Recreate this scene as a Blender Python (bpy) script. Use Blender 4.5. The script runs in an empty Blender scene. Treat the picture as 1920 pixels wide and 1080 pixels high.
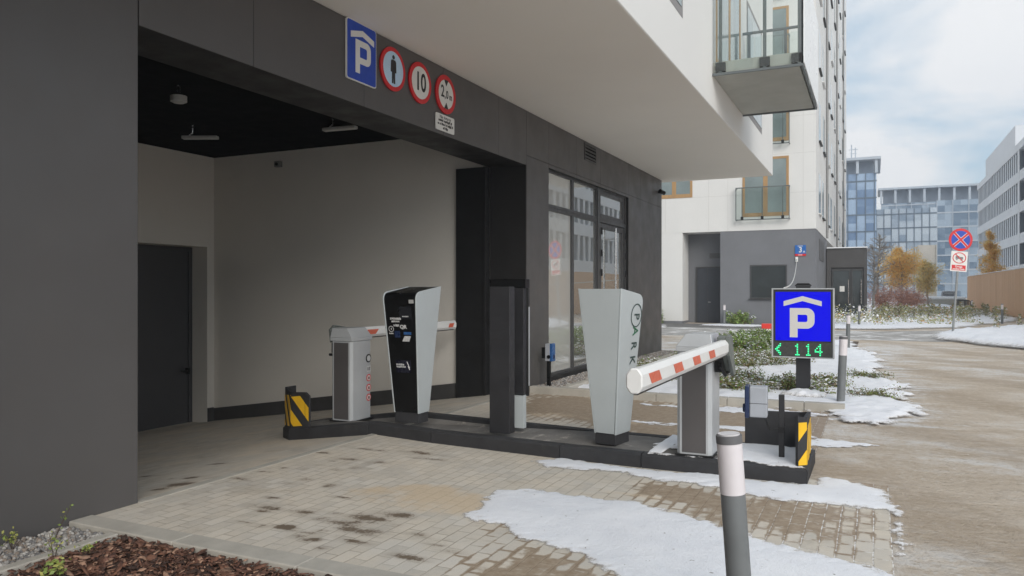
import bpy, math, random
import numpy as np
from mathutils import Vector, Matrix, Quaternion, Euler

S = bpy.context.scene
COL = S.collection
R = math.radians
rng = np.random.default_rng(7)
random.seed(7)

# ------------------------------------------------------------------ camera
cam_d = bpy.data.cameras.new('camera')
cam_d.sensor_width = 36.0
cam_d.lens = 36.0 * 1430 / 1920
cam_d.shift_y = 5 / 1920
cam_d.clip_end = 2000
cam = bpy.data.objects.new('camera', cam_d)
COL.objects.link(cam)
cam.location = (0, 0, 1.6)
cam.rotation_euler = (R(90), 0, math.atan2(680, 1430))
S.camera = cam

# ------------------------------------------------------------------ sky, sun, exposure
SUN_EL, SUN_AZ = R(31), R(140)           # azimuth measured from +Y towards +X
world = bpy.data.worlds.new("World")
S.world = world
world.use_nodes = True
wn, wl = world.node_tree.nodes, world.node_tree.links
wn.clear()
w_out = wn.new('ShaderNodeOutputWorld')
w_bg = wn.new('ShaderNodeBackground')
w_bg.inputs['Strength'].default_value = 0.1
sky = wn.new('ShaderNodeTexSky')
sky.sky_type = 'NISHITA'
sky.sun_disc = False
sky.sun_elevation = SUN_EL
sky.sun_rotation = SUN_AZ
sky.air_density = 1.0
sky.dust_density = 1.5
tc = wn.new('ShaderNodeTexCoord')
sep = wn.new('ShaderNodeSeparateXYZ')
wl.new(tc.outputs['Generated'], sep.inputs[0])
zz = wn.new('ShaderNodeMath'); zz.operation = 'MAXIMUM'; zz.inputs[1].default_value = 0.0
wl.new(sep.outputs['Z'], zz.inputs[0])
za = wn.new('ShaderNodeMath'); za.operation = 'ADD'; za.inputs[1].default_value = 0.32
wl.new(zz.outputs[0], za.inputs[0])
dv = wn.new('ShaderNodeVectorMath'); dv.operation = 'DIVIDE'
cmb = wn.new('ShaderNodeCombineXYZ')
for i in (0, 1, 2):
    wl.new(za.outputs[0], cmb.inputs[i])
wl.new(tc.outputs['Generated'], dv.inputs[0]); wl.new(cmb.outputs[0], dv.inputs[1])
cn = wn.new('ShaderNodeTexNoise')
cn.inputs['Scale'].default_value = 2.3
cn.inputs['Detail'].default_value = 9
cn.inputs['Roughness'].default_value = 0.52
cn.inputs['Distortion'].default_value = 0.25
wmap = wn.new('ShaderNodeMapping'); wmap.inputs['Location'].default_value = (0.35, 0.1, 0.0)
wl.new(dv.outputs[0], wmap.inputs[0]); wl.new(wmap.outputs[0], cn.inputs['Vector'])
cr = wn.new('ShaderNodeValToRGB')
cr.color_ramp.elements[0].position = 0.40; cr.color_ramp.elements[0].color = (0.12,) * 3 + (1,)
cr.color_ramp.elements[1].position = 0.57; cr.color_ramp.elements[1].color = (0.95,) * 3 + (1,)
wl.new(cn.outputs['Fac'], cr.inputs[0])
# slightly bluish-grey undersides / white tops
cn2 = wn.new('ShaderNodeTexNoise'); cn2.inputs['Scale'].default_value = 2.6; cn2.inputs['Detail'].default_value = 5
wl.new(wmap.outputs[0], cn2.inputs['Vector'])
cc = wn.new('ShaderNodeMixRGB')
cc.inputs[1].default_value = (5.8, 5.95, 6.25, 1); cc.inputs[2].default_value = (7.0, 7.0, 7.0, 1)
wl.new(cn2.outputs['Fac'], cc.inputs[0])
sk = wn.new('ShaderNodeMixRGB'); sk.blend_type = 'MULTIPLY'; sk.inputs[0].default_value = 1
sk.inputs[2].default_value = (0.60, 0.71, 0.79, 1)
wl.new(sky.outputs[0], sk.inputs[1])
skc = wn.new('ShaderNodeMixRGB'); skc.inputs[0].default_value = 0.65; skc.inputs[2].default_value = (3.7, 5.0, 6.0, 1)
wl.new(sk.outputs[0], skc.inputs[1])
mx = wn.new('ShaderNodeMixRGB')
wl.new(cr.outputs[0], mx.inputs[0]); wl.new(skc.outputs[0], mx.inputs[1]); wl.new(cc.outputs[0], mx.inputs[2])
wl.new(mx.outputs[0], w_bg.inputs['Color'])
wl.new(w_bg.outputs[0], w_out.inputs[0])

sun_d = bpy.data.lights.new('sun', 'SUN')
sun_d.energy = 1.6
sun_d.angle = R(40)
sun_d.color = (1.0, 0.95, 0.88)
sun = bpy.data.objects.new('sun', sun_d)
COL.objects.link(sun)
sdir = Vector((math.sin(SUN_AZ) * math.cos(SUN_EL), math.cos(SUN_AZ) * math.cos(SUN_EL), math.sin(SUN_EL)))
sun.rotation_euler = sdir.to_track_quat('Z', 'Y').to_euler()
sun.location = (10, -10, 20)

S.view_settings.view_transform = 'Standard'
S.view_settings.look = 'None'
S.view_settings.gamma = 1
S.view_settings.use_curve_mapping = False
S.view_settings.exposure = 0.56
S.render.engine = 'CYCLES'
S.cycles.max_bounces = 10
S.cycles.diffuse_bounces = 6
S.cycles.transparent_max_bounces = 12
S.cycles.use_denoising = True

# ------------------------------------------------------------------ materials
MATS = {}


def nodes_of(name):
    m = bpy.data.materials.new(name)
    m.use_nodes = True
    nt = m.node_tree
    b = nt.nodes['Principled BSDF']
    return m, nt.nodes, nt.links, b


def noise(n, l, vec, scale, detail=4, rough=0.55, dist=0.0):
    t = n.new('ShaderNodeTexNoise')
    t.inputs['Scale'].default_value = scale
    t.inputs['Detail'].default_value = detail
    t.inputs['Roughness'].default_value = rough
    t.inputs['Distortion'].default_value = dist
    if vec is not None:
        l.new(vec, t.inputs['Vector'])
    return t.outputs['Fac']


def ramp(n, l, fac, p0, p1, c0=0.0, c1=1.0):
    r_ = n.new('ShaderNodeMapRange')
    r_.interpolation_type = 'SMOOTHSTEP'
    l.new(fac, r_.inputs['Value'])
    r_.inputs['From Min'].default_value = p0; r_.inputs['From Max'].default_value = p1
    r_.inputs['To Min'].default_value = c0; r_.inputs['To Max'].default_value = c1
    return r_.outputs['Result']


def mixc(n, l, fac, a, b, mode='MIX'):
    m = n.new('ShaderNodeMixRGB'); m.blend_type = mode
    for i, v in ((0, fac), (1, a), (2, b)):
        if hasattr(v, 'is_linked') or hasattr(v, 'node'):
            l.new(v, m.inputs[i])
        elif i == 0:
            m.inputs[0].default_value = v
        else:
            m.inputs[i].default_value = tuple(v) + (1,) if len(v) == 3 else v
    return m.outputs[0]


def math_(n, l, op, a, b=None, clamp=False):
    m = n.new('ShaderNodeMath'); m.operation = op; m.use_clamp = clamp
    for i, v in enumerate((a, b)):
        if v is None: continue
        if isinstance(v, (int, float)): m.inputs[i].default_value = v
        else: l.new(v, m.inputs[i])
    return m.outputs[0]


def coords(n, l, scale=(1, 1, 1), rot=(0, 0, 0), kind='Object'):
    t = n.new('ShaderNodeTexCoord')
    m = n.new('ShaderNodeMapping')
    m.inputs['Scale'].default_value = scale
    m.inputs['Rotation'].default_value = rot
    l.new(t.outputs[kind], m.inputs[0])
    return m.outputs[0]


def bump(n, l, b, h, strength=0.3, dist=0.01):
    bp = n.new('ShaderNodeBump')
    bp.inputs['Strength'].default_value = strength
    bp.inputs['Distance'].default_value = dist
    l.new(h, bp.inputs['Height'])
    l.new(bp.outputs[0], b.inputs['Normal'])


def M(name, col, rough=0.6, var=0.08, scale=3.0, metal=0.0, bmp=0.0, bscale=60, dirt=None, emit=0, streak=False, spec=0.5):
    if name in MATS: return MATS[name]
    m, n, l, b = nodes_of(name)
    v = coords(n, l, (1, 1, 0.25) if streak else (1, 1, 1))
    f = noise(n, l, v, scale, 6, 0.6)
    c0 = tuple(c * (1 - var) for c in col); c1 = tuple(min(1, c * (1 + var)) for c in col)
    c = mixc(n, l, ramp(n, l, f, 0.3, 0.7), c0, c1)
    if dirt:
        f2 = noise(n, l, coords(n, l), dirt[1], 8, 0.7)
        c = mixc(n, l, ramp(n, l, f2, dirt[2], dirt[2] + 0.16), c, dirt[0])
    l.new(c, b.inputs['Base Color'])
    f3 = noise(n, l, coords(n, l), scale * 2.7, 5)
    l.new(ramp(n, l, f3, 0.25, 0.75, max(0.02, rough - 0.1), min(1, rough + 0.1)), b.inputs['Roughness'])
    b.inputs['Metallic'].default_value = metal
    b.inputs['Specular IOR Level'].default_value = spec
    if bmp:
        f4 = noise(n, l, coords(n, l), bscale, 5, 0.6)
        bump(n, l, b, f4, bmp, 0.01)
    if emit:
        b.inputs['Emission Color'].default_value = tuple(col) + (1,)
        b.inputs['Emission Strength'].default_value = emit
    MATS[name] = m
    return m


def glass(name, tint, refl=0.35, dust=0.0, fr=1.0):
    """pane: part see-through, part mirror (fresnel)"""
    if name in MATS: return MATS[name]
    m = bpy.data.materials.new(name); m.use_nodes = True
    n, l = m.node_tree.nodes, m.node_tree.links
    n.clear()
    o = n.new('ShaderNodeOutputMaterial')
    tr = n.new('ShaderNodeBsdfTransparent'); tr.inputs[0].default_value = tuple(tint) + (1,)
    gl = n.new('ShaderNodeBsdfGlossy'); gl.inputs['Roughness'].default_value = 0.015
    gl.inputs['Color'].default_value = (0.93, 0.95, 0.96, 1)
    lw = n.new('ShaderNodeLayerWeight'); lw.inputs['Blend'].default_value = 0.35
    f = math_(n, l, 'MULTIPLY_ADD', lw.outputs['Fresnel'], fr)
    n_ = f.node; n_.inputs[2].default_value = refl; n_.use_clamp = True
    nz = noise(n, l, coords(n, l), 0.7, 3)
    bp = n.new('ShaderNodeBump'); bp.inputs['Strength'].default_value = 0.012; bp.inputs['Distance'].default_value = 0.05
    l.new(nz, bp.inputs['Height']); l.new(bp.outputs[0], gl.inputs['Normal'])
    mxs = n.new('ShaderNodeMixShader')
    l.new(f, mxs.inputs[0]); l.new(tr.outputs[0], mxs.inputs[1]); l.new(gl.outputs[0], mxs.inputs[2])
    if dust:
        df = n.new('ShaderNodeBsdfDiffuse'); df.inputs[0].default_value = (0.75, 0.74, 0.70, 1)
        m2_ = n.new('ShaderNodeMixShader'); m2_.inputs[0].default_value = dust
        l.new(mxs.outputs[0], m2_.inputs[1]); l.new(df.outputs[0], m2_.inputs[2]); l.new(m2_.outputs[0], o.inputs[0])
    else:
        l.new(mxs.outputs[0], o.inputs[0])
    MATS[name] = m
    return m


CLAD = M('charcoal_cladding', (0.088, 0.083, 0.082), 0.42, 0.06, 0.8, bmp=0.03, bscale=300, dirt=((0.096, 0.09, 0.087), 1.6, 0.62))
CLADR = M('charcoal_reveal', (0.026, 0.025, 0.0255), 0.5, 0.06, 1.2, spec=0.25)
WHITE = M('white_render', (0.72, 0.715, 0.70), 0.85, 0.025, 0.5, bmp=0.12, bscale=220)
INWALL = M('garage_wall_paint', (0.74, 0.705, 0.65), 0.85, 0.03, 0.6, bmp=0.08, bscale=150, dirt=((0.68, 0.645, 0.595), 0.9, 0.6))
BLACKC = M('black_ceiling', (0.004, 0.004, 0.0045), 0.9, 0.2, 1.5, spec=0.05)
PLINTH = M('dark_plinth', (0.06, 0.058, 0.058), 0.7, 0.1, 2)
DOORM = M('dark_door_paint', (0.075, 0.075, 0.08), 0.45, 0.06, 1.2)
ALUD = M('anthracite_aluminium', (0.06, 0.06, 0.062), 0.4, 0.08, 4)
BLK = M('black_plastic', (0.006, 0.006, 0.0065), 0.35, 0.05, 3, spec=0.3)
BLKM = M('matt_black_steel', (0.018, 0.018, 0.019), 0.5, 0.12, 5, spec=0.3)
POSTM = M('dark_powder_coat', (0.022, 0.022, 0.025), 0.5, 0.1, 3, bmp=0.03, bscale=400)
LGREY = M('pale_grey_paint', (0.455, 0.49, 0.50), 0.38, 0.05, 1.5, bmp=0.02, bscale=300, dirt=((0.36, 0.40, 0.41), 2.5, 0.63))
SILV = M('silver_paint', (0.46, 0.475, 0.49), 0.38, 0.05, 2, metal=0.15, dirt=((0.36, 0.36, 0.36), 3, 0.64))
DPAN = M('dark_grey_panel', (0.085, 0.078, 0.078), 0.5, 0.08, 2)
STEEL = M('brushed_steel', (0.6, 0.6, 0.6), 0.25, 0.06, 8, metal=1.0)
ARMW = M('white_arm_paint', (0.76, 0.755, 0.74), 0.4, 0.03, 2, dirt=((0.6, 0.58, 0.54), 4, 0.63))
REDF = M('red_reflective', (0.64, 0.135, 0.075), 0.45, 0.08, 12)
SIGNR = M('sign_red', (0.62, 0.018, 0.025), 0.45, 0.05, 5)
SIGNW = M('sign_white', (0.74, 0.73, 0.70), 0.5, 0.03, 5)
SIGNB = M('sign_blue', (0.012, 0.06, 0.42), 0.45, 0.05, 5)
SIGNS = M('sign_pale_blue', (0.50, 0.68, 0.86), 0.5, 0.08, 3)
SIGNK = M('sign_black', (0.015, 0.015, 0.016), 0.5, 0.05, 5)
PBLUE = M('lit_blue_panel', (0.004, 0.004, 0.60), 0.35, 0.0, 3, emit=0.3, spec=0.15)
PWHITE = M('lit_white_symbol', (0.66, 0.64, 0.62), 0.4, 0.02, 3)
LEDB = M('led_board', (0.05, 0.052, 0.048), 0.5, 0.2, 30)
LEDG = M('green_led', (0.04, 0.80, 0.30), 0.4, 0.05, 4, emit=0.95)
YEL = M('yellow_reflective', (0.84, 0.49, 0.02), 0.45, 0.06, 6, dirt=((0.5, 0.26, 0.03), 5, 0.62))
KERBD = M('dark_island_concrete', (0.030, 0.030, 0.033), 0.75, 0.15, 3, bmp=0.2, bscale=120, dirt=((0.065, 0.062, 0.058), 2.5, 0.58))
ISLTOP = M('island_top_concrete', (0.15, 0.143, 0.135), 0.85, 0.2, 3, bmp=0.3, bscale=90, dirt=((0.36, 0.335, 0.30), 5, 0.55))
CONC = M('pale_concrete', (0.42, 0.395, 0.35), 0.85, 0.1, 4, bmp=0.3, bscale=120, dirt=((0.38, 0.355, 0.31), 3, 0.58))
CONCS = M('slab_concrete', (0.42, 0.42, 0.385), 0.8, 0.06, 2, bmp=0.15, bscale=60)
GREYR = M('grey_render', (0.175, 0.18, 0.195), 0.8, 0.05, 0.8, bmp=0.1, bscale=200)
WOOD = M('oak_frame', (0.42, 0.255, 0.12), 0.5, 0.1, 3, streak=True)
SNOWM = M('loose_snow', (0.86, 0.87, 0.89), 0.7, 0.02, 6, bmp=0.25, bscale=45)
BOLL = M('bollard_grey', (0.165, 0.175, 0.18), 0.5, 0.08, 3, dirt=((0.23, 0.23, 0.22), 6, 0.6))
BOLW = M('bollard_white_band', (0.70, 0.66, 0.68), 0.45, 0.05, 5)
BOLC = M('bollard_cap_grey', (0.13, 0.13, 0.135), 0.6, 0.08, 5)
NAVY = M('navy_plastic', (0.016, 0.03, 0.085), 0.35, 0.08, 5)
NAVYB = M('blue_plastic', (0.03, 0.10, 0.27), 0.3, 0.08, 5)
GLZ = glass('shop_glass', (0.62, 0.68, 0.66), 0.52, 0.14)
GLZF = glass('shop_glass_film', (0.66, 0.66, 0.62), 0.42, 0.45)
GLZC = glass('clear_glass', (0.95, 0.975, 0.965), 0.03, 0.0, 0.3)
GLW = M('window_glass', (0.24, 0.29, 0.295), 0.05, 0.15, 0.6, spec=0.9)
GLWD = M('dark_window_glass', (0.035, 0.042, 0.045), 0.06, 0.2, 0.8, spec=0.8)
FROST = M('white_balcony_screen', (0.82, 0.84, 0.85), 0.35, 0.02, 1)
FENCEW = None


# ------------------------------------------------------------------ mesh helpers
class MB:
    def __init__(s):
        s.v, s.f, s.m = [], [], []

    def add(s, vs, fs, mi=0):
        o = len(s.v)
        s.v += [tuple(p) for p in vs]
        for f in fs:
            s.f.append(tuple(i + o for i in f)); s.m.append(mi)
        return s

    def box(s, x0, x1, y0, y1, z0, z1, mi=0):
        vs = [(x, y, z) for z in (z0, z1) for y in (y0, y1) for x in (x0, x1)]
        return s.add(vs, [(0, 2, 3, 1), (4, 5, 7, 6), (0, 1, 5, 4), (2, 6, 7, 3), (0, 4, 6, 2), (1, 3, 7, 5)], mi)

    def loft(s, a, b, mi=0, caps=True):
        n = len(a)
        fs = [(i, (i + 1) % n, n + (i + 1) % n, n + i) for i in range(n)]
        if caps: fs += [tuple(range(n))[::-1], tuple(range(n, 2 * n))]
        return s.add(list(a) + list(b), fs, mi)

    def prism(s, poly, axis, a, b, mi=0):
        """poly: 2D points in the two remaining axes (in order x,y,z); extruded along axis from a to b"""
        def P(p, t):
            if axis == 'x': return (t, p[0], p[1])
            if axis == 'y': return (p[0], t, p[1])
            return (p[0], p[1], t)
        return s.loft([P(p, a) for p in poly], [P(p, b) for p in poly], mi)

    def tube(s, pts, rad, n=10, mi=0, cap=True):
        pts = [Vector(p) for p in pts]
        if not hasattr(rad, '__len__'): rad = [rad] * len(pts)
        rings = []
        for i, p in enumerate(pts):
            a = pts[max(0, i - 1)]; b = pts[min(len(pts) - 1, i + 1)]
            d = (b - a).normalized()
            u = d.orthogonal().normalized() if i == 0 else (u - d * u.dot(d)).normalized()
            w = d.cross(u)
            rings.append([p + (u * math.cos(2 * math.pi * k / n) + w * math.sin(2 * math.pi * k / n)) * rad[i] for k in range(n)])
        o = len(s.v)
        s.v += [tuple(q) for r_ in rings for q in r_]
        for i in range(len(rings) - 1):
            for k in range(n):
                s.f.append((o + i * n + k, o + i * n + (k + 1) % n, o + (i + 1) * n + (k + 1) % n, o + (i + 1) * n + k)); s.m.append(mi)
        if cap:
            s.f.append(tuple(o + k for k in range(n))[::-1]); s.m.append(mi)
            e = o + (len(rings) - 1) * n
            s.f.append(tuple(e + k for k in range(n))); s.m.append(mi)
        return s

    def cyl(s, c, r, z0, z1, n=24, mi=0, r1=None):
        return s.tube([(c[0], c[1], z0), (c[0], c[1], z1)], [r, r if r1 is None else r1], n, mi)

    def disc(s, cx, cz, r, y, th=0.004, n=40, mi=0):
        """disc facing -Y"""
        p = [(cx + r * math.cos(2 * math.pi * k / n), cz + r * math.sin(2 * math.pi * k / n)) for k in range(n)]
        return s.prism(p, 'y', y, y + th, mi)

    def build(s, name, mats, parent=None, world=False, bev=0, smooth=False, loc=None, seg=2):
        me = bpy.data.meshes.new(name)
        v = s.v
        if world and parent is not None:
            q = parent.location
            v = [(a - q.x, b - q.y, c - q.z) for a, b, c in v]
        elif world and loc is not None:
            v = [(a - loc[0], b - loc[1], c - loc[2]) for a, b, c in v]
        me.from_pydata(v, [], s.f)
        if not isinstance(mats, (list, tuple)): mats = [mats]
        for m in mats: me.materials.append(m)
        me.polygons.foreach_set('material_index', s.m)
        fix_normals(me)
        if smooth:
            me.polygons.foreach_set('use_smooth', [True] * len(me.polygons))
            try: me.set_sharp_from_angle(angle=R(35))
            except Exception: pass
        o = bpy.data.objects.new(name, me)
        COL.objects.link(o)
        if parent is not None: o.parent = parent
        if loc is not None: o.location = loc
        if bev:
            md = o.modifiers.new('bevel', 'BEVEL'); md.width = bev; md.segments = seg; md.limit_method = 'ANGLE'; md.angle_limit = R(40)
        return o


def fix_normals(me):
    import bmesh
    bm = bmesh.new(); bm.from_mesh(me)
    bmesh.ops.recalc_face_normals(bm, faces=bm.faces)
    bm.to_mesh(me); bm.free()


def np_mesh(name, v, f, mats, mi=None, parent=None, smooth=False):
    """fast mesh from arrays; every face has the same vertex count"""
    me = bpy.data.meshes.new(name)
    k = f.shape[1]
    me.vertices.add(len(v)); me.vertices.foreach_set('co', np.ascontiguousarray(v, np.float32).ravel())
    me.loops.add(f.size); me.loops.foreach_set('vertex_index', np.ascontiguousarray(f, np.int32).ravel())
    me.polygons.add(len(f))
    me.polygons.foreach_set('loop_start', np.arange(0, f.size, k, dtype=np.int32))
    if not isinstance(mats, (list, tuple)): mats = [mats]
    for m in mats: me.materials.append(m)
    if mi is not None: me.polygons.foreach_set('material_index', np.asarray(mi, np.int32))
    if smooth: me.polygons.foreach_set('use_smooth', np.ones(len(f), bool))
    me.update(calc_edges=True); me.validate()
    o = bpy.data.objects.new(name, me); COL.objects.link(o)
    if parent is not None: o.parent = parent
    return o


def thing(name, label, cat, loc=(0, 0, 0), rz=0, group=None):
    o = bpy.data.objects.new(name, None)
    COL.objects.link(o)
    o.empty_display_size = 0.2
    o.location = loc; o.rotation_euler = (0, 0, rz)
    o['label'] = label; o['category'] = cat
    if group: o['group'] = group
    return o


def tag(o, label, cat, group=None, kind=None):
    o['label'] = label; o['category'] = cat
    if group: o['group'] = group
    if kind: o['kind'] = kind
    return o


def structure(o):
    o['kind'] = 'structure'
    return o


def dup(root, loc, rz=None, label=None, scale=None, euler=None):
    r_ = root.copy(); COL.objects.link(r_)
    r_.location = loc
    if rz is not None: r_.rotation_euler = (0, 0, rz)
    if euler is not None: r_.rotation_euler = euler
    if scale is not None: r_.scale = (scale,) * 3 if not hasattr(scale, '__len__') else scale
    if label: r_['label'] = label
    for ch in list(root.children):
        c = ch.copy(); COL.objects.link(c); c.parent = r_
        for g in ch.children:
            h = g.copy(); COL.objects.link(h); h.parent = c
    return r_


def text_mesh(s, size, bold=0.0, xs=1.0, align='CENTER', rot=0.0):
    cu = bpy.data.curves.new('lettering', 'FONT')
    cu.body = s; cu.size = size; cu.align_x = align; cu.align_y = 'CENTER'
    cu.offset = bold; cu.resolution_u = 4; cu.extrude = 0.0008
    o = bpy.data.objects.new('lettering', cu)
    me = bpy.data.meshes.new_from_object(o)
    bpy.data.objects.remove(o)
    bpy.data.curves.remove(cu)
    c, sn = math.cos(rot), math.sin(rot)
    for v in me.vertices:
        x, y, z = v.co
        x *= xs
        x, y = x * c - y * sn, x * sn + y * c
        v.co = (x, -z, y)
    return me


def lettering(name, s, size, mat, parent, loc, **k):
    """text facing local -Y"""
    me = text_mesh(s, size, **k)
    me.materials.clear(); me.materials.append(mat)
    o = bpy.data.objects.new(name, me)
    COL.objects.link(o); o.parent = parent; o.location = loc
    return o


def p_glyph(mb, x0, x1, z0, z1, t, y, th=0.003, mi=0):
    """a capital P with a squarish bowl, facing -Y"""
    bz = z0 + (z1 - z0) * 0.30
    mb.prism([(x0, z0), (x0 + t, z0), (x0 + t, z1), (x0, z1)], 'y', y, y + th, mi)
    w = t * 0.9
    def arc(cx, cz, r, a0, a1, n=8):
        return [(cx + r * math.cos(a0 + (a1 - a0) * k / n), cz + r * math.sin(a0 + (a1 - a0) * k / n)) for k in range(n + 1)]
    ro, ri = t * 1.0, t * 0.25
    outer = [(x0 + t, z1)] + arc(x1 - ro, z1 - ro, ro, math.pi / 2, 0) + arc(x1 - ro, bz + ro, ro, 0, -math.pi / 2) + [(x0 + t, bz)]
    inner = [(x0 + t, z1 - w)] + arc(x1 - w - ri, z1 - w - ri, ri, math.pi / 2, 0) + arc(x1 - w - ri, bz + w + ri, ri, 0, -math.pi / 2) + [(x0 + t, bz + w)]
    for i in range(len(outer) - 1):
        mb.prism([outer[i], outer[i + 1], inner[i + 1], inner[i]], 'y', y, y + th, mi)


def chevron(mb, cx, cz, half, rise, t, y, th=0.003, mi=0):
    mb.prism([(cx - half, cz), (cx, cz + rise), (cx, cz + rise - t), (cx - half, cz - t)], 'y', y, y + th, mi)
    mb.prism([(cx, cz + rise), (cx + half, cz), (cx + half, cz - t), (cx, cz + rise - t)], 'y', y, y + th, mi)


# numpy value noise
def vnoise(x, y, seed=0):
    xi = np.floor(x).astype(np.int64); yi = np.floor(y).astype(np.int64)
    xf = x - xi; yf = y - yi
    def h(a, b):
        k = (a * 374761393 + b * 668265263 + seed * 982451653) & 0xffffffff
        k = ((k ^ (k >> 13)) * 1274126177) & 0xffffffff
        return ((k ^ (k >> 16)) & 0xffff) / 65535.0
    u = xf * xf * (3 - 2 * xf); w = yf * yf * (3 - 2 * yf)
    return (h(xi, yi) * (1 - u) + h(xi + 1, yi) * u) * (1 - w) + (h(xi, yi + 1) * (1 - u) + h(xi + 1, yi + 1) * u) * w


def fbm(x, y, sc, oct=4, seed=0):
    t = 0; a = 0.5; s_ = 0
    for i in range(oct):
        t = t + a * vnoise(x * sc, y * sc, seed + i * 17); s_ += a
        a *= 0.5; sc *= 2.03
    return t / s_ - 0.5


def sdist(X, Y, poly):
    """signed distance to polygon, positive inside"""
    p = np.array(poly, float); n = len(p)
    d = np.full(X.shape, 1e9); ins = np.zeros(X.shape, bool)
    for i in range(n):
        ax, ay = p[i]; bx, by = p[(i + 1) % n]
        ex, ey = bx - ax, by - ay
        t = np.clip(((X - ax) * ex + (Y - ay) * ey) / (ex * ex + ey * ey + 1e-12), 0, 1)
        d = np.minimum(d, np.hypot(X - ax - t * ex, Y - ay - t * ey))
        if abs(by - ay) > 1e-12:
            c = ((ay > Y) != (by > Y)) & (X < (bx - ax) * (Y - ay) / (by - ay) + ax)
            ins ^= c
    return np.where(ins, d, -d)


def grid(xs, ys):
    X, Y = np.meshgrid(xs, ys)
    nx, ny = len(xs), len(ys)
    i = np.arange(nx - 1)[None, :] + np.arange(ny - 1)[:, None] * nx
    f = np.stack([i, i + 1, i + nx + 1, i + nx], -1).reshape(-1, 4)
    return X.ravel(), Y.ravel(), f


RAMP = 0.142


def floor_z(x):
    return np.minimum(0, np.maximum(RAMP * (x + 5.0), -0.98))


# ================================================================== GROUND MATERIALS
def ground_material():
    m, n, l, b = nodes_of('sandy_road')
    v = coords(n, l)
    vr = coords(n, l, (0.7, 1.5, 1), (0, 0, R(-20)))
    big = noise(n, l, v, 0.33, 5, 0.6, 0.3)
    strk = noise(n, l, vr, 1.1, 9, 0.68, 0.5)
    fine = noise(n, l, v, 8, 7, 0.72)
    vfine = noise(n, l, v, 55, 4, 0.7)
    c = mixc(n, l, ramp(n, l, strk, 0.32, 0.68), (0.50, 0.405, 0.305), (0.70, 0.615, 0.52))
    c = mixc(n, l, ramp(n, l, fine, 0.35, 0.75), c, (0.62, 0.53, 0.43))
    # thin slush left between the tracks
    w = math_(n, l, 'ADD', math_(n, l, 'MULTIPLY', big, 0.8), math_(n, l, 'MULTIPLY', strk, 0.6))
    w = math_(n, l, 'ADD', w, math_(n, l, 'MULTIPLY', fine, 0.30))
    wm = ramp(n, l, w, 0.82, 1.0)
    c = mixc(n, l, math_(n, l, 'MULTIPLY', math_(n, l, 'MULTIPLY', wm, ramp(n, l, noise(n, l, v, 5, 8, 0.8), 0.36, 0.56)), 0.85), c, (0.76, 0.74, 0.72))
    # dark wet crumbs pressed along the ruts
    dk = noise(n, l, coords(n, l, (0.9, 2.2, 1), (0, 0, R(-14))), 3.4, 8, 0.75)
    c = mixc(n, l, math_(n, l, 'MULTIPLY', ramp(n, l, dk, 0.54, 0.70), 0.5), c, (0.24, 0.18, 0.135))
    c = mixc(n, l, math_(n, l, 'MULTIPLY', ramp(n, l, vfine, 0.60, 0.70), 0.35), c, (0.19, 0.145, 0.11))
    cl = noise(n, l, coords(n, l, (1, 1.6, 1), (0, 0, R(-20))), 15, 6, 0.75)
    c = mixc(n, l, math_(n, l, 'MULTIPLY', ramp(n, l, cl, 0.53, 0.64), math_(n, l, 'MULTIPLY', ramp(n, l, big, 0.30, 0.6), 0.8)), c, (0.72, 0.69, 0.66))
    c = mixc(n, l, math_(n, l, 'MULTIPLY', ramp(n, l, cl, 0.46, 0.36), 0.55), c, (0.30, 0.235, 0.175))
    # thin broken snow smeared out from the bed and the lane mouth, and darker wheel tracks along the road
    sx = n.new('ShaderNodeSeparateXYZ'); l.new(v, sx.inputs[0])
    tr = n.new('ShaderNodeTexWave'); tr.wave_type = 'BANDS'; tr.bands_direction = 'X'
    tr.inputs['Scale'].default_value = 0.20; tr.inputs['Distortion'].default_value = 5.0; tr.inputs['Detail'].default_value = 4; tr.inputs['Detail Scale'].default_value = 0.6
    l.new(coords(n, l, (1, 0.5, 1), (0, 0, R(-50))), tr.inputs['Vector'])
    tk = math_(n, l, 'MULTIPLY', ramp(n, l, tr.outputs['Fac'], 0.55, 0.9), ramp(n, l, fine, 0.3, 0.6))
    c = mixc(n, l, math_(n, l, 'MULTIPLY', tk, 0.5), c, (0.36, 0.275, 0.195))
    near_bed = math_(n, l, 'MULTIPLY', ramp(n, l, sx.outputs['X'], 1.9, 0.3), math_(n, l, 'MULTIPLY', ramp(n, l, sx.outputs['Y'], 8.8, 10.6), ramp(n, l, sx.outputs['Y'], 29, 24)))
    dn = math_(n, l, 'ADD', math_(n, l, 'MULTIPLY', noise(n, l, coords(n, l, (0.8, 2.4, 1), (0, 0, R(-8))), 1.6, 9, 0.72, 0.4), 1.0), math_(n, l, 'MULTIPLY', cl, 0.35))
    dm = ramp(n, l, math_(n, l, 'ADD', dn, math_(n, l, 'MULTIPLY', near_bed, 0.26)), 0.88, 1.02)
    c = mixc(n, l, math_(n, l, 'MULTIPLY', math_(n, l, 'MULTIPLY', dm, near_bed), 0.95), c, (0.80, 0.80, 0.81))
    l.new(c, b.inputs['Base Color'])
    b.inputs['Roughness'].default_value = 0.85
    b.inputs['Specular IOR Level'].default_value = 0.3
    h = math_(n, l, 'ADD', math_(n, l, 'MULTIPLY', fine, 0.8), math_(n, l, 'MULTIPLY', strk, 1.0))
    bump(n, l, b, math_(n, l, 'ADD', h, math_(n, l, 'MULTIPLY', math_(n, l, 'ADD', vfine, math_(n, l, 'MULTIPLY', cl, 1.6)), 0.5)), 0.9, 0.04)
    return m


def attr(n, name):
    a = n.new('ShaderNodeAttribute'); a.attribute_name = name
    return a.outputs['Fac']


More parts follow.
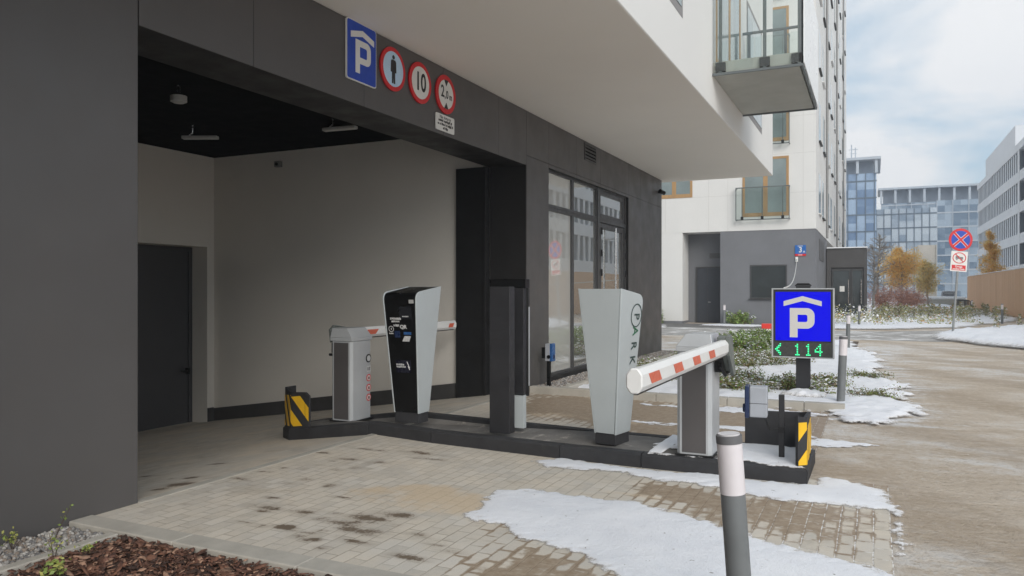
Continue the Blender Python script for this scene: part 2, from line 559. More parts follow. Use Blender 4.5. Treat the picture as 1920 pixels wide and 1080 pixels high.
def paver_material(name, dusty=0.0):
    m, n, l, b = nodes_of(name)
    t = n.new('ShaderNodeTexCoord')
    mp = n.new('ShaderNodeMapping'); mp.inputs['Rotation'].default_value = (0, 0, R(90))
    l.new(t.outputs['Object'], mp.inputs[0])
    # small wobble so that joints are not ruler straight
    wn_ = n.new('ShaderNodeTexNoise'); wn_.inputs['Scale'].default_value = 5; l.new(t.outputs['Object'], wn_.inputs['Vector'])
    wv = n.new('ShaderNodeVectorMath'); wv.operation = 'MULTIPLY_ADD'
    l.new(wn_.outputs['Color'], wv.inputs[0]); wv.inputs[1].default_value = (0.014, 0.014, 0); l.new(mp.outputs[0], wv.inputs[2])
    br = n.new('ShaderNodeTexBrick')
    l.new(wv.outputs[0], br.inputs['Vector'])
    br.inputs['Scale'].default_value = 1
    br.inputs['Brick Width'].default_value = 0.205; br.inputs['Row Height'].default_value = 0.104
    br.inputs['Mortar Size'].default_value = 0.0045; br.inputs['Mortar Smooth'].default_value = 0.35
    br.inputs['Bias'].default_value = 0
    br.inputs['Color1'].default_value = (0.0, 0.0, 0.0, 1); br.inputs['Color2'].default_value = (1, 1, 1, 1)
    br.inputs['Mortar'].default_value = (0.5, 0.5, 0.5, 1)
    br2 = n.new('ShaderNodeTexBrick')
    l.new(wv.outputs[0], br2.inputs['Vector'])
    for k in ('Brick Width', 'Row Height'):
        br2.inputs[k].default_value = br.inputs[k].default_value
    br2.inputs['Scale'].default_value = 1; br2.inputs['Mortar Size'].default_value = 0.03; br2.inputs['Mortar Smooth'].default_value = 1.0
    mortar, near = br.outputs['Fac'], br2.outputs['Fac']
    v = t.outputs['Object']
    n1 = noise(n, l, v, 2.2, 6, 0.6); n2 = noise(n, l, v, 14, 6, 0.7); n3 = noise(n, l, v, 70, 3, 0.6)
    tone = n.new('ShaderNodeRGBToBW'); l.new(br.outputs['Color'], tone.inputs[0])
    c = mixc(n, l, tone.outputs[0], (0.45, 0.42, 0.375), (0.60, 0.565, 0.51))
    c = mixc(n, l, math_(n, l, 'MULTIPLY', ramp(n, l, n1, 0.3, 0.75), 0.7), c, (0.61, 0.545, 0.455))
    c = mixc(n, l, math_(n, l, 'MULTIPLY', ramp(n, l, n2, 0.4, 0.75), 0.5), c, (0.60, 0.55, 0.48))
    # joints, partly filled with dust
    jd = math_(n, l, 'MULTIPLY', mortar, ramp(n, l, n1, 0.36, 0.62, 0.22 - 0.15 * dusty, 0.85 - 0.5 * dusty))
    c = mixc(n, l, jd, c, (0.25, 0.21, 0.165))
    # dust film
    c = mixc(n, l, math_(n, l, 'MULTIPLY', ramp(n, l, noise(n, l, v, 1.1, 5, 0.6), 0.42, 0.72), 0.5 + 0.3 * dusty), c, (0.68, 0.59, 0.475))
    ds = noise(n, l, coords(n, l, (1.0, 1.7, 1), (0, 0, R(25))), 2.6, 8, 0.72, 0.6)
    c = mixc(n, l, math_(n, l, 'MULTIPLY', ramp(n, l, ds, 0.44, 0.66), 0.72), c, mixc(n, l, n3, (0.50, 0.45, 0.375), (0.62, 0.565, 0.485)))
    ds2 = noise(n, l, coords(n, l, (1.0, 1.5, 1), (0, 0, R(-10))), 1.7, 8, 0.75, 0.4)
    c = mixc(n, l, math_(n, l, 'MULTIPLY', ramp(n, l, ds2, 0.52, 0.70), 0.45), c, (0.33, 0.285, 0.225))
    # wet sand between the snow: joints soak first, paver centres stay dry
    wet = attr(n, 'wet')
    nb = noise(n, l, v, 4.5, 5, 0.6)
    wn2 = math_(n, l, 'ADD', math_(n, l, 'MULTIPLY', wet, 1.0), math_(n, l, 'MULTIPLY', near, 0.24))
    wn2 = math_(n, l, 'ADD', wn2, math_(n, l, 'MULTIPLY', nb, 0.95))
    wm = ramp(n, l, wn2, 1.06, 1.20)
    wm = math_(n, l, 'MULTIPLY', wm, ramp(n, l, wet, 0.02, 0.2))
    wc = mixc(n, l, ramp(n, l, n2, 0.3, 0.75), (0.28, 0.21, 0.145), (0.40, 0.325, 0.245))
    c = mixc(n, l, wm, c, wc)
    # snow packed in joints
    c = mixc(n, l, math_(n, l, 'MULTIPLY', math_(n, l, 'MULTIPLY', mortar, attr(n, 'frost')), ramp(n, l, n2, 0.42, 0.6)), c, (0.8, 0.79, 0.78))
    # blown sand
    sd = math_(n, l, 'ADD', attr(n, 'sand'), math_(n, l, 'MULTIPLY', n2, 0.55))
    sc = mixc(n, l, n3, (0.50, 0.39, 0.265), (0.66, 0.53, 0.38))
    c = mixc(n, l, math_(n, l, 'MULTIPLY', ramp(n, l, sd, 0.55, 0.95), 0.85), c, sc)
    # mud
    md = attr(n, 'mud')
    c = mixc(n, l, math_(n, l, 'MULTIPLY', ramp(n, l, math_(n, l, 'ADD', md, math_(n, l, 'MULTIPLY', n2, 0.4)), 0.22, 0.75), 0.38), c, (0.27, 0.22, 0.17))
    mu = math_(n, l, 'ADD', md, math_(n, l, 'MULTIPLY', noise(n, l, v, 38, 8, 0.85), 1.5))
    c = mixc(n, l, math_(n, l, 'MULTIPLY', ramp(n, l, mu, 1.12, 1.38), 0.88), c, (0.115, 0.08, 0.05))
    l.new(c, b.inputs['Base Color'])
    l.new(ramp(n, l, wm, 0, 1, 0.85, 0.55), b.inputs['Roughness'])
    b.inputs['Specular IOR Level'].default_value = 0.35
    h = math_(n, l, 'SUBTRACT', math_(n, l, 'MULTIPLY', n2, 0.25), math_(n, l, 'MULTIPLY', mortar, 0.9 - 0.5 * dusty))
    h = math_(n, l, 'ADD', h, math_(n, l, 'MULTIPLY', n3, 0.10))
    h = math_(n, l, 'ADD', h, math_(n, l, 'MULTIPLY', tone.outputs[0], 0.15))
    bump(n, l, b, h, 0.7, 0.008)
    return m


def snow_material():
    m, n, l, b = nodes_of('snow')
    v = coords(n, l)
    n1 = noise(n, l, v, 3, 6, 0.6); n2 = noise(n, l, v, 40, 5, 0.65); n3 = noise(n, l, v, 160, 2)
    c = mixc(n, l, ramp(n, l, n1, 0.3, 0.7), (0.77, 0.785, 0.83), (0.84, 0.85, 0.885))
    # sandy / dirty edge where the cover is thin
    th = attr(n, 'thick')
    n5 = noise(n, l, v, 17, 6, 0.7); n6 = noise(n, l, v, 85, 3, 0.7)
    ed = math_(n, l, 'ADD', th, math_(n, l, 'ADD', math_(n, l, 'MULTIPLY', n5, 0.8), math_(n, l, 'MULTIPLY', n6, 0.6)))
    c = mixc(n, l, ramp(n, l, ed, 0.80, 1.28, 0.62, 0.0), c, (0.56, 0.49, 0.41))
    sp = noise(n, l, v, 26, 2, 0.5)
    c = mixc(n, l, math_(n, l, 'MULTIPLY', ramp(n, l, sp, 0.73, 0.76), 0.75), c, (0.16, 0.13, 0.10))
    l.new(c, b.inputs['Base Color'])
    l.new(ramp(n, l, ed, 0.80, 1.08), b.inputs['Alpha'])
    b.inputs['Roughness'].default_value = 0.75
    b.inputs['Specular IOR Level'].default_value = 0.3
    h = math_(n, l, 'ADD', math_(n, l, 'MULTIPLY', n2, 0.6), math_(n, l, 'MULTIPLY', n3, 0.2))
    bump(n, l, b, math_(n, l, 'ADD', h, n1), 0.5, 0.02)
    return m


ROAD = ground_material()
PAVE = paver_material('concrete_pavers', 0.0)
PAVED = paver_material('dusty_garage_pavers', 0.85)
SNOWG = snow_material()
SOIL = M('planting_soil', (0.10, 0.075, 0.055), 0.95, 0.3, 6, bmp=0.8, bscale=25, dirt=((0.7, 0.7, 0.72), 3.5, 0.55))
ASPH = M('wet_grey_asphalt', (0.33, 0.315, 0.30), 0.8, 0.15, 1.5, bmp=0.3, bscale=80, dirt=((0.72, 0.71, 0.70), 0.9, 0.46))

# ================================================================== GROUND
def build_ground():
    xs = [-500, -120, -60, -30, -5.0, -2, 0.0, 2, 4, 8, 14, 30, 60, 120, 500]
    ys = [-300, -60, -20, -2, 0, 3.42, 8, 12, 19.55, 26, 34, 46, 60, 90, 140, 220, 700]
    mb = MB()
    for i in range(len(xs) - 1):
        for j in range(len(ys) - 1):
            if xs[i + 1] <= -5.0 and xs[i] >= -30 and ys[j] >= -20 and ys[j + 1] <= 19.56: continue
            if xs[i] >= -5.0 and xs[i + 1] <= 0 and ys[j] >= -2 and ys[j + 1] <= 3.42: continue
            mb.add([(xs[i], ys[j], 0), (xs[i + 1], ys[j], 0), (xs[i + 1], ys[j + 1], 0), (xs[i], ys[j + 1], 0)], [(0, 1, 2, 3)])
    o = mb.build('ground', ROAD)
    import bmesh
    bm = bmesh.new(); bm.from_mesh(o.data); bmesh.ops.remove_doubles(bm, verts=bm.verts, dist=1e-4); bm.to_mesh(o.data); bm.free()
    structure(o)
build_ground()

SNOW_A = [(-2.67, 4.81), (-2.76, 5.2), (-2.72, 5.56), (-2.27, 5.64), (-1.59, 5.57), (-0.77, 5.23), (-0.11, 4.91), (0.13, 4.76), (0.16, 4.26), (0.2, 3.4), (-0.57, 3.6), (-1.0, 3.95), (-1.31, 4.07), (-1.54, 4.27), (-1.96, 4.45), (-2.29, 4.57), (-2.54, 4.65)]
SNOW_B = [(-2.95, 6.52), (-2.69, 6.72), (-1.89, 6.72), (-0.45, 6.72), (-0.42, 7.1), (-0.16, 6.96), (0.08, 6.7), (0.19, 6.19), (0.20, 5.14), (0.11, 5.11), (0.10, 6.12), (-0.14, 6.09), (-0.51, 6.09), (-0.9, 6.15), (-1.34, 6.27), (-1.82, 6.37), (-2.3, 6.40), (-2.59, 6.36)]
SNOW_C = [(-2.9, 9.13), (-2.27, 9.2), (-1.36, 9.22), (-0.5, 9.0), (-0.5, 8.85), (-1.3, 8.95), (-2.13, 8.9), (-2.7, 8.92)]
SNOW_C2 = [(-0.63, 8.88), (-0.2, 8.80), (0.05, 8.70), (-0.1, 8.58), (-0.54, 8.45)]
SNOW_C3 = [(-3.14, 10.6), (-1.5, 10.7), (-0.6, 10.7), (-0.8, 10.35), (-1.46, 10.2), (-3.0, 10.3)]
SNOW_D = [(-0.75, 10.35), (0.0, 9.8), (0.62, 10.3), (0.85, 11.57), (0.62, 13.17), (0.40, 16.43), (0.0, 21.11), (-0.5, 24.3), (-0.76, 26.2), (-2.5, 26.6), (-4.35, 26.0), (-4.35, 11.0), (-0.75, 11.0)]


def paving(name, x0, x1, y0, y1, mat, zf, res=0.04):
    xs = np.arange(x0, x1 + 1e-6, res); ys = np.arange(y0, y1 + 1e-6, res)
    xs[-1] = x1; ys[-1] = y1
    X, Y, f = grid(xs, ys)
    v = np.stack([X, Y, zf(X)], 1)
    if name == 'paving': f = f[~((X[f].min(1) > -0.52) & (Y[f].min(1) > 6.95))]
    o = np_mesh(name, v, f, mat, smooth=True)
    wob = fbm(X, Y, 2.2, 4, 3)
    w1 = [(-2.0, 6.5), (0.12, 6.2), (0.12, 4.8), (-0.11, 4.9), (-0.77, 5.2), (-1.3, 5.5), (-1.9, 5.75)]
    w2 = [(-2.35, 4.75), (-1.5, 4.4), (-0.9, 4.0), (0.1, 3.5), (0.1, 3.2), (-2.2, 3.2), (-2.3, 3.8), (-2.15, 4.3)]
    w3 = [(-4.6, 10.6), (0.1, 10.6), (0.1, 8.0), (-1, 7.9), (-4.2, 9.2)]
    w4 = [(-0.7, 7.0), (0.6, 6.6), (0.6, 11.2), (-0.7, 11.2)]
    sd = np.maximum(np.maximum(sdist(X, Y, w1), sdist(X, Y, w2)), np.maximum(sdist(X, Y, w3) + 0.35, np.where(X > -1.4, sdist(X, Y, w4) * 2.5 + 0.2, -9))) + wob * 0.5
    wet = np.clip(0.42 + sd * 0.9, 0, 0.95)
    sand = np.clip(0.95 - np.hypot((X + 3.12) / 0.95, (Y - 5.12) / 0.6), 0, 1)
    sand = np.maximum(sand, np.clip(0.75 - np.hypot((X + 3.0) / 2.6, (Y - 9.0) / 0.45), 0, 1) * 0.9)
    sand = np.maximum(sand, np.clip(0.7 - np.hypot((X + 1.7) / 1.3, (Y - 5.78) / 0.16), 0, 1))
    sand = np.where(sand > 0.01, np.clip(sand + 0.9 * fbm(X, Y, 3.0, 4, 21), 0, 1), 0)
    mud = np.zeros_like(X)
    for (mx_, my_, r1, r2) in [(-4.1, 4.3, .22, .10), (-5.30, 4.62, .30, .12), (-5.35, 4.45, .16, .07), (-3.74, 4.32, .20, .07), (-3.36, 4.22, .30, .09),
                              (-3.25, 4.40, .22, .12), (-3.08, 4.55, .25, .10), (-3.1, 4.15, .28, .10), (-4.0, 6.38, .40, .10), (-3.8, 6.2, .22, .06), (-4.5, 5.85, .22, .07),
                              (-4.85, 4.85, .2, .06), (-3.43, 3.95, .18, .05), (-2.35, 4.05, .16, .05), (-3.0, 3.95, .2, .05), (-6.3, 5.1, .3, .06), (-5.9, 5.6, .25, .05),
                              (-4.4, 4.9, .12, .04), (-3.7, 4.75, .14, .04), (-2.7, 4.25, .12, .05), (-4.6, 6.3, .3, .05), (-2.5, 3.85, .2, .06), (-3.9, 3.95, .15, .04)]:
        d = np.hypot((X - mx_) / r1, (Y - my_) / r2)
        mud = np.maximum(mud, np.clip(1 - d * 0.8, 0, 1) * 0.85)
    r3 = random.Random(99)
    for k in range(80):
        mx_, my_ = r3.choice(((-3.3, 4.3), (-4.0, 4.4), (-4.2, 5.8), (-3.2, 4.1), (-5.6, 4.7), (-4.3, 5.2)))
        mx_ += r3.gauss(0, .30); my_ += r3.gauss(0, .18)
        r1 = r3.uniform(.03, .10); d = np.hypot((X - mx_) / r1, (Y - my_) / (r1 * r3.uniform(.3, .7)))
        mud = np.maximum(mud, np.clip(1 - d * 0.6, 0, 1) * r3.uniform(.5, 1))
    mud = mud * (0.85 + 1.3 * fbm(X, Y, 9, 3, 8))
    frost = np.clip((X + 1.0) / 0.6, 0, 1)
    for nm, a in (('wet', wet), ('sand', sand), ('mud', mud), ('frost', frost)):
        at = o.data.attributes.new(nm, 'FLOAT', 'POINT')
        at.data.foreach_set('value', a.astype(np.float32))
    return structure(o)


paving('paving', -5.0, 0.10, 3.60, 10.82, PAVE, lambda x: np.full_like(x, 0.005))
paving('garage_floor', -12.3, -5.0, 2.4, 11.0, PAVED, lambda x: floor_z(x) + 0.005, 0.05)
dj = MB().box(-5.055, -4.975, 3.97, 11.0, -0.02, 0.011).build('drain_channel', CONC)
structure(dj)


def snow(name, polys, bx, by, res, hmax, width, zb=0.0, amp=0.16, nsc=2.5, seed=1, holes=None, lump=0.0):
    xs = np.arange(bx[0], bx[1], res); ys = np.arange(by[0], by[1], res)
    X, Y, f = grid(xs, ys)
    sd = np.full(X.shape, -1e9)
    for p in polys: sd = np.maximum(sd, sdist(X, Y, p))
    sd = sd + amp * 1.6 * fbm(X, Y, nsc, 3, seed) + amp * 1.25 * fbm(X, Y, nsc * 6, 5, seed + 5)
    if holes is not None: sd = sd - holes(X, Y)
    h = np.where(sd > 0, hmax * (1 - np.exp(-np.maximum(sd, 0) / width)), np.maximum(sd * 0.12, -0.02))
    h = h + np.where(sd > 0, 1, 0) * np.minimum(1, np.maximum(sd, 0) / width) * (0.35 * hmax * fbm(X, Y, 1.7, 4, seed + 9) + 0.25 * hmax * fbm(X, Y, 11, 3, seed + 2) + lump * np.maximum(0, fbm(X, Y, 3.5, 4, seed + 4)))
    z = zb + h
    keep = (h[f] > -0.006).any(1)
    f = f[keep]
    used = np.unique(f); re = np.full(len(X), -1); re[used] = np.arange(len(used))
    o = np_mesh(name, np.stack([X, Y, z], 1)[used], re[f], SNOWG, smooth=True)
    at = o.data.attributes.new('thick', 'FLOAT', 'POINT')
    at.data.foreach_set('value', np.clip(h[used] / hmax, -1, 1).astype(np.float32))
    return structure(o)


snow('snow', [SNOW_A], (-3.4, 0.5), (3.2, 6.1), 0.016, 0.016, 0.095, 0.006, 0.11, 3.0, 11)
snow('snow', [SNOW_B], (-3.3, 0.6), (4.9, 7.4), 0.018, 0.018, 0.10, 0.006, 0.11, 3.0, 23)
snow('snow', [SNOW_C, SNOW_C2, SNOW_C3], (-3.8, 0.8), (8.0, 11.0), 0.028, 0.012, 0.09, 0.006, 0.22, 2.2, 31)
snow('snow', [SNOW_D], (-4.45, 1.2), (9.4, 27), 0.04, 0.06, 0.32, 0.012, 0.55, 1.6, 41, lump=0.08,
     holes=lambda X, Y: np.where(X > -0.2, 0.46 * np.clip((X + 0.3) / 1.1, 0, 1) * (0.5 + 1.6 * np.abs(fbm(X * 0.35, Y * 2.2, 2.0, 3, 77))), 0) + 0.5 * np.clip(fbm(X, Y, 0.8, 3, 5) - 0.14, 0, 1))
# the mound by the sign post, the snowy verge beyond the cross street and the far beds
snow('snow', [[(1.5, 29.0), (2.1, 32.6), (4.4, 37.0), (7.5, 41.5), (7.5, 22.0), (5.0, 22.5), (3.4, 24.6), (2.2, 26.6)]], (0.6, 8.0), (21, 42.5), 0.10, 0.28, 0.9, 0, 0.5, 0.9, 51, lump=0.2)
snow('snow', [[(-2.3, 33.6), (0.5, 34.2), (3.0, 37.2), (5.6, 43.5), (7.4, 50), (7.4, 160), (-2.3, 160), (-2.3, 50), (-0.3, 50), (-0.3, 44), (-2.3, 44)]], (-2.6, 7.8), (32.5, 160), 0.22, 0.14, 0.7, 0, 0.5, 0.6, 61, lump=0.16)
snow('snow', [[(-7.4, 35.4), (-4.9, 34.9), (-4.2, 36.2), (-5.2, 37.0), (-7.0, 37.0)], [(-11.8, 30.6), (-8.0, 32.6), (-8.6, 34.8), (-12, 36.9)]], (-12.5, -3.8), (30, 37.1), 0.08, 0.06, 0.3, 0, 0.5, 1.0, 71)
snow('snow', [[(0.9, 2.2), (9, 5.5), (20, 14), (24, -18), (0.9, -18)]], (0.2, 24), (-18, 15), 0.25, 0.05, 0.5, 0.0, 0.6, 0.8, 95)  # unseen snow sheet added beside and behind the camera to bounce light upwards
structure(MB().add([(-30, 27.2, 0.004), (2.0, 27.2, 0.004), (4.5, 31.2, 0.004), (13, 45.0, 0.004), (11.4, 45, 0.004), (3.6, 35.5, 0.004), (0.2, 33.2, 0.004), (-30, 33.2, 0.004)], [(0, 1, 2, 7), (2, 3, 4, 5), (2, 5, 6, 7)]).build('road', ASPH))
structure(MB().add([(-12, 33.2, 0.004), (-2.4, 33.2, 0.004), (-2.4, 37.3, 0.004), (-12, 37.3, 0.004)], [(0, 1, 2, 3)]).build('pavement', M('dark_paving', (0.16, 0.155, 0.15), 0.85, 0.2, 2, bmp=0.4, bscale=40, dirt=((0.62, 0.62, 0.63), 0.9, 0.6))))
structure(MB().box(-4.3, -0.45, 10.97, 26.2, -0.1, 0.012).build('planting_bed', SOIL))

# ================================================================== KERBS, MULCH, GRAVEL
def kerb(name, label, x0, x1, y0, y1, z0, z1, step=1.0, along='x', mat=CONC, taper=None):
    t = thing(name, label, 'kerb', ((x0 + x1) / 2, (y0 + y1) / 2, 0))
    mb = MB()
    a, b_ = (x0, x1) if along == 'x' else (y0, y1)
    k = a
    while k < b_ - 0.02:
        e = min(b_, k + step)
        if along == 'x': mb.box(k + 0.003, e - 0.003, y0, y1, z0, z1)
        else: mb.box(x0, x1, k + 0.003, e - 0.003, z0, z1)
        k = e
    mb.build('kerb_stones', mat, t, world=True, bev=0.008)
    return t


kerb('kerb', 'long flush concrete kerb between the bark mulch and the pavers', -5.0, 0.0, 3.42, 3.595, -0.12, 0.018)
kerb('edging', 'narrow concrete edging between grey gravel and bark mulch', -4.56, -4.48, -2.0, 3.415, -0.12, 0.008, 1.0, 'y')
kerb('kerb', 'raised concrete kerb at the front of the snowy shrub bed', -4.85, -0.35, 10.82, 10.965, -0.1, 0.115)
kerb('edging', 'concrete edging between the gravel strip by the shop windows and the shrubs', -4.42, -4.32, 10.97, 19.6, -0.1, 0.10, 1.0, 'y')
structure(MB().box(-4.995, -4.42, 10.99, 19.8, -0.1, 0.03).build('gravel_base', M('gravel_dark_base', (0.16, 0.15, 0.14), 0.95, 0.3, 20)))  # dark grey-brown ground under the loose pebbles
structure(MB().box(-4.995, -4.565, -2.0, 3.415, -0.1, -0.03).build('gravel_base', MATS['gravel_dark_base']))
structure(MB().box(-4.475, 0.0, -2.0, 3.415, -0.3, -0.035).build('mulch_base', M('mulch_base', (0.045, 0.022, 0.015), 0.95, 0.3, 20, bmp=0.8, bscale=40)))


def ico():
    t = (1 + 5 ** 0.5) / 2
    v = np.array([(-1, t, 0), (1, t, 0), (-1, -t, 0), (1, -t, 0), (0, -1, t), (0, 1, t), (0, -1, -t), (0, 1, -t), (t, 0, -1), (t, 0, 1), (-t, 0, -1), (-t, 0, 1)], float)
    v /= np.linalg.norm(v[0])
    f = np.array([(0, 11, 5), (0, 5, 1), (0, 1, 7), (0, 7, 10), (0, 10, 11), (1, 5, 9), (5, 11, 4), (11, 10, 2), (10, 7, 6), (7, 1, 8), (3, 9, 4), (3, 4, 2), (3, 2, 6), (3, 6, 8), (3, 8, 9), (4, 9, 5), (2, 4, 11), (6, 2, 10), (8, 6, 7), (9, 8, 1)])
    return v, f


def rand_rot(n):
    q = rng.normal(size=(n, 4)); q /= np.linalg.norm(q, axis=1)[:, None]
    w, x, y, z = q.T
    return np.stack([np.stack([1 - 2 * (y * y + z * z), 2 * (x * y - z * w), 2 * (x * z + y * w)], -1),
                     np.stack([2 * (x * y + z * w), 1 - 2 * (x * x + z * z), 2 * (y * z - x * w)], -1),
                     np.stack([2 * (x * z - y * w), 2 * (y * z + x * w), 1 - 2 * (x * x + y * y)], -1)], 1)


def scatter(name, base_v, base_f, pos, size, mats, jitter=0.2, rot=None, smooth=True):
    n = len(pos); k = len(base_v)
    Rm = rand_rot(n) if rot is None else rot
    v = base_v[None] * size[:, None, :] * (1 + jitter * (rng.random((n, k, 1)) - 0.5) * 2)
    v = np.einsum('nij,nkj->nki', Rm, v) + pos[:, None, :]
    f = base_f[None] + (np.arange(n) * k)[:, None, None]
    mi = np.repeat(rng.integers(0, len(mats), n), len(base_f))
    return np_mesh(name, v.reshape(-1, 3), f.reshape(-1, base_f.shape[1]), mats, mi, smooth=smooth)


PEB = [M('pebble_grey', (0.30, 0.285, 0.27), 0.8, 0.2, 30), M('pebble_pale', (0.42, 0.40, 0.375), 0.8, 0.15, 30), M('pebble_brown', (0.25, 0.205, 0.17), 0.8, 0.2, 30), M('pebble_dark', (0.16, 0.155, 0.155), 0.8, 0.2, 30)]
iv, if_ = ico()
n = 4200
pos = np.stack([rng.uniform(-4.985, -4.58, n), rng.uniform(1.4, 3.40, n), rng.uniform(-0.032, -0.008, n)], 1)
g = scatter('gravel', iv, if_, pos, rng.uniform(0.007, 0.019, (n, 1)) * rng.uniform(0.7, 1.2, (n, 3)), PEB)
tag(g, 'loose grey and brown pebbles along the foot of the dark left wall', 'gravel', kind='stuff')
n = 7000
pos = np.stack([rng.uniform(-4.98, -4.43, n), rng.uniform(11.0, 19.5, n), rng.uniform(0.03, 0.05, n)], 1)
g = scatter('gravel', iv, if_, pos, rng.uniform(0.012, 0.026, (n, 1)) * rng.uniform(0.7, 1.2, (n, 3)), PEB)
tag(g, 'grey pebbles in the strip below the shop windows', 'gravel', kind='stuff')

# bark: flat irregular flakes
bv = np.array([(-1, -.6, -.12), (.2, -1, -.12), (1, -.3, -.12), (.8, .7, -.12), (-.5, .9, -.12), (-.9, -.5, .14), (.2, -.8, .2), (.9, -.2, .12), (.7, .6, .18), (-.5, .7, .1)], float)
bf = [(0, 1, 6), (0, 6, 5), (1, 2, 7), (1, 7, 6), (2, 3, 8), (2, 8, 7), (3, 4, 9), (3, 9, 8), (4, 0, 5), (4, 5, 9), (5, 6, 7), (5, 7, 9), (7, 8, 9)]
bf = np.array(bf)
BARK = [M('bark_red', (0.13, 0.062, 0.043), 0.85, 0.35, 25), M('bark_brown', (0.105, 0.05, 0.034), 0.9, 0.35, 25), M('bark_dark', (0.05, 0.027, 0.02), 0.9, 0.3, 25), M('bark_pale', (0.32, 0.19, 0.13), 0.85, 0.3, 25), M('bark_rust', (0.16, 0.075, 0.047), 0.85, 0.3, 25)]
n = 21000
pos = np.stack([rng.uniform(-4.47, -1.2, n), rng.uniform(1.3, 3.41, n), rng.uniform(-0.035, 0.006, n)], 1)
sz = rng.lognormal(-4.15, 0.5, (n, 1)); sz = np.clip(sz, 0.006, 0.055) * np.stack([np.ones(n), rng.uniform(.35, .8, n), rng.uniform(.5, 1.0, n)], 1)
yaw = rng.uniform(0, 2 * np.pi, n); tl = rng.normal(0, 0.38, n); tl2 = rng.normal(0, 0.38, n)
cz, szn = np.cos(yaw), np.sin(yaw); z0 = np.zeros(n); o1 = np.ones(n)
Rz = np.stack([np.stack([cz, -szn, z0], -1), np.stack([szn, cz, z0], -1), np.stack([z0, z0, o1], -1)], 1)
Rx = np.stack([np.stack([o1, z0, z0], -1), np.stack([z0, np.cos(tl), -np.sin(tl)], -1), np.stack([z0, np.sin(tl), np.cos(tl)], -1)], 1)
Ry = np.stack([np.stack([np.cos(tl2), z0, np.sin(tl2)], -1), np.stack([z0, o1, z0], -1), np.stack([-np.sin(tl2), z0, np.cos(tl2)], -1)], 1)
g = scatter('bark_mulch', bv, bf, pos, sz, BARK, 0.25, Rz @ Rx @ Ry, smooth=False)
tag(g, 'reddish brown bark chips covering the bed in the near left corner', 'mulch', kind='stuff')

# ================================================================== GARAGE BUILDING
XF = -5.0
GB = thing('apartment_building', 'white apartment block on a charcoal ground floor with the open garage entrance', 'building', (-5.0, 8.0, 0))


def gpart(name, mb, mats, **k):
    return mb.build(name, mats, GB, world=True, **k)


q = GB.location
def sub(name, mb, mat, parent, **k):
    mb.v = [(a - q.x, b_ - q.y, c - q.z) for a, b_, c in mb.v]
    o = mb.build(name, mat, **k); o.parent = parent
    return o
# left pier
gpart('pier', MB().box(-5.62, XF, -14, 3.97, -0.3, 4.465), CLAD, bev=0.006)
# beam over the opening (core) and its cladding panels
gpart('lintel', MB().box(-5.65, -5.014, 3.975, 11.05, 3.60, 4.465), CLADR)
mb = MB()
seams = [3.975, 5.15, 6.78, 8.46, 10.06, 11.05]
for a, b_ in zip(seams[:-1], seams[1:]): mb.box(-5.0125, -4.999, a + 0.003, b_ - 0.003, 3.598, 4.463)
gpart('fascia', mb, CLAD, bev=0.002, seg=1)
# column and wall right of the opening
mb = MB()
mb.box(-5.65, -5.014, 11.052, 11.95, -0.3, 4.465)
mb.box(-5.65, -5.014, 16.62, 19.56, -0.3, 4.465)
mb.box(-5.65, -5.014, 11.95, 16.62, 3.70, 4.465)
mb.box(-5.65, -5.014, 11.95, 16.62, -0.3, 0.12)
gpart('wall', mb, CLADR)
mb = MB()
ys = [11.052, 11.97, 13.3, 14.68, 16.62, 17.6, 18.7, 19.555]
for a, b_ in zip(ys[:-1], ys[1:]):
    mb.box(-5.0125, -4.999, a + 0.003, b_ - 0.003, 3.756, 4.463)
    if b_ < 12 or a > 16.5: mb.box(-5.0125, -4.999, a + 0.003, b_ - 0.003, 0.03, 3.75)
    else: mb.box(-5.0125, -4.999, a + 0.003, b_ - 0.003, 3.69, 3.75)
mb.box(-5.64, -4.999, 19.5565, 19.569, 0.03, 4.463)
gpart('cladding', mb, CLAD, bev=0.002, seg=1)
# black guide box of the rolling door behind the column
gpart('door_guide', MB().box(-6.22, -5.652, 10.93, 11.05, -0.4, 3.60).box(-5.70, -5.652, 10.90, 10.93, -0.3, 3.6), BLKM, bev=0.004)
# the white storeys above: body carries the soffit
gpart('upper_storeys', MB().box(-18, -2.30, -14, 20.0, 4.476, 26), WHITE, bev=0.008)
gpart('soffit', MB().box(-17.9, -2.312, -13.9, 19.988, 4.47, 4.4755), M('soffit_brightened_white', (0.87, 0.825, 0.76), 0.85, 0.02, 0.5, bmp=0.1, bscale=200))  # white render made paler and warmer, painting bounce light onto the underside
# garage room
gpart('ceiling', MB().box(-13, -5.655, 2.2, 11.2, 4.20, 4.40), BLACKC)
gpart('side_wall', MB().box(-12.6, -5.66, 11.0, 11.2, -1.4, 4.2), INWALL)
gpart('side_wall', MB().box(-12.5, -5.63, 2.2, 2.4, -1.4, 4.2), INWALL)
mb = MB()
mb.box(-11.9, -11.7, 2.4, 9.2, -1.4, 4.2); mb.box(-11.9, -11.7, 10.83, 10.999, -1.4, 4.2); mb.box(-11.9, -11.7, 9.2, 10.83, 2.45, 4.2)
mb.box(-12.3, -11.9, 10.83, 10.999, -1.4, 4.2); mb.box(-12.3, -11.9, 9.2, 10.83, 2.45, 2.6); mb.box(-12.3, -11.9, 9.0, 9.2, -1.4, 2.6)
gpart('back_wall', mb, INWALL)
gdoor = gpart('garage_door', MB().box(-12.2, -12.13, 9.2, 10.83, -1.2, 2.45).box(-12.13, -12.10, 9.2, 9.28, -1.2, 2.45).box(-12.13, -12.10, 10.75, 10.83, -1.2, 2.37).box(-12.13, -12.10, 9.28, 10.83, 2.37, 2.45), DOORM, bev=0.003)
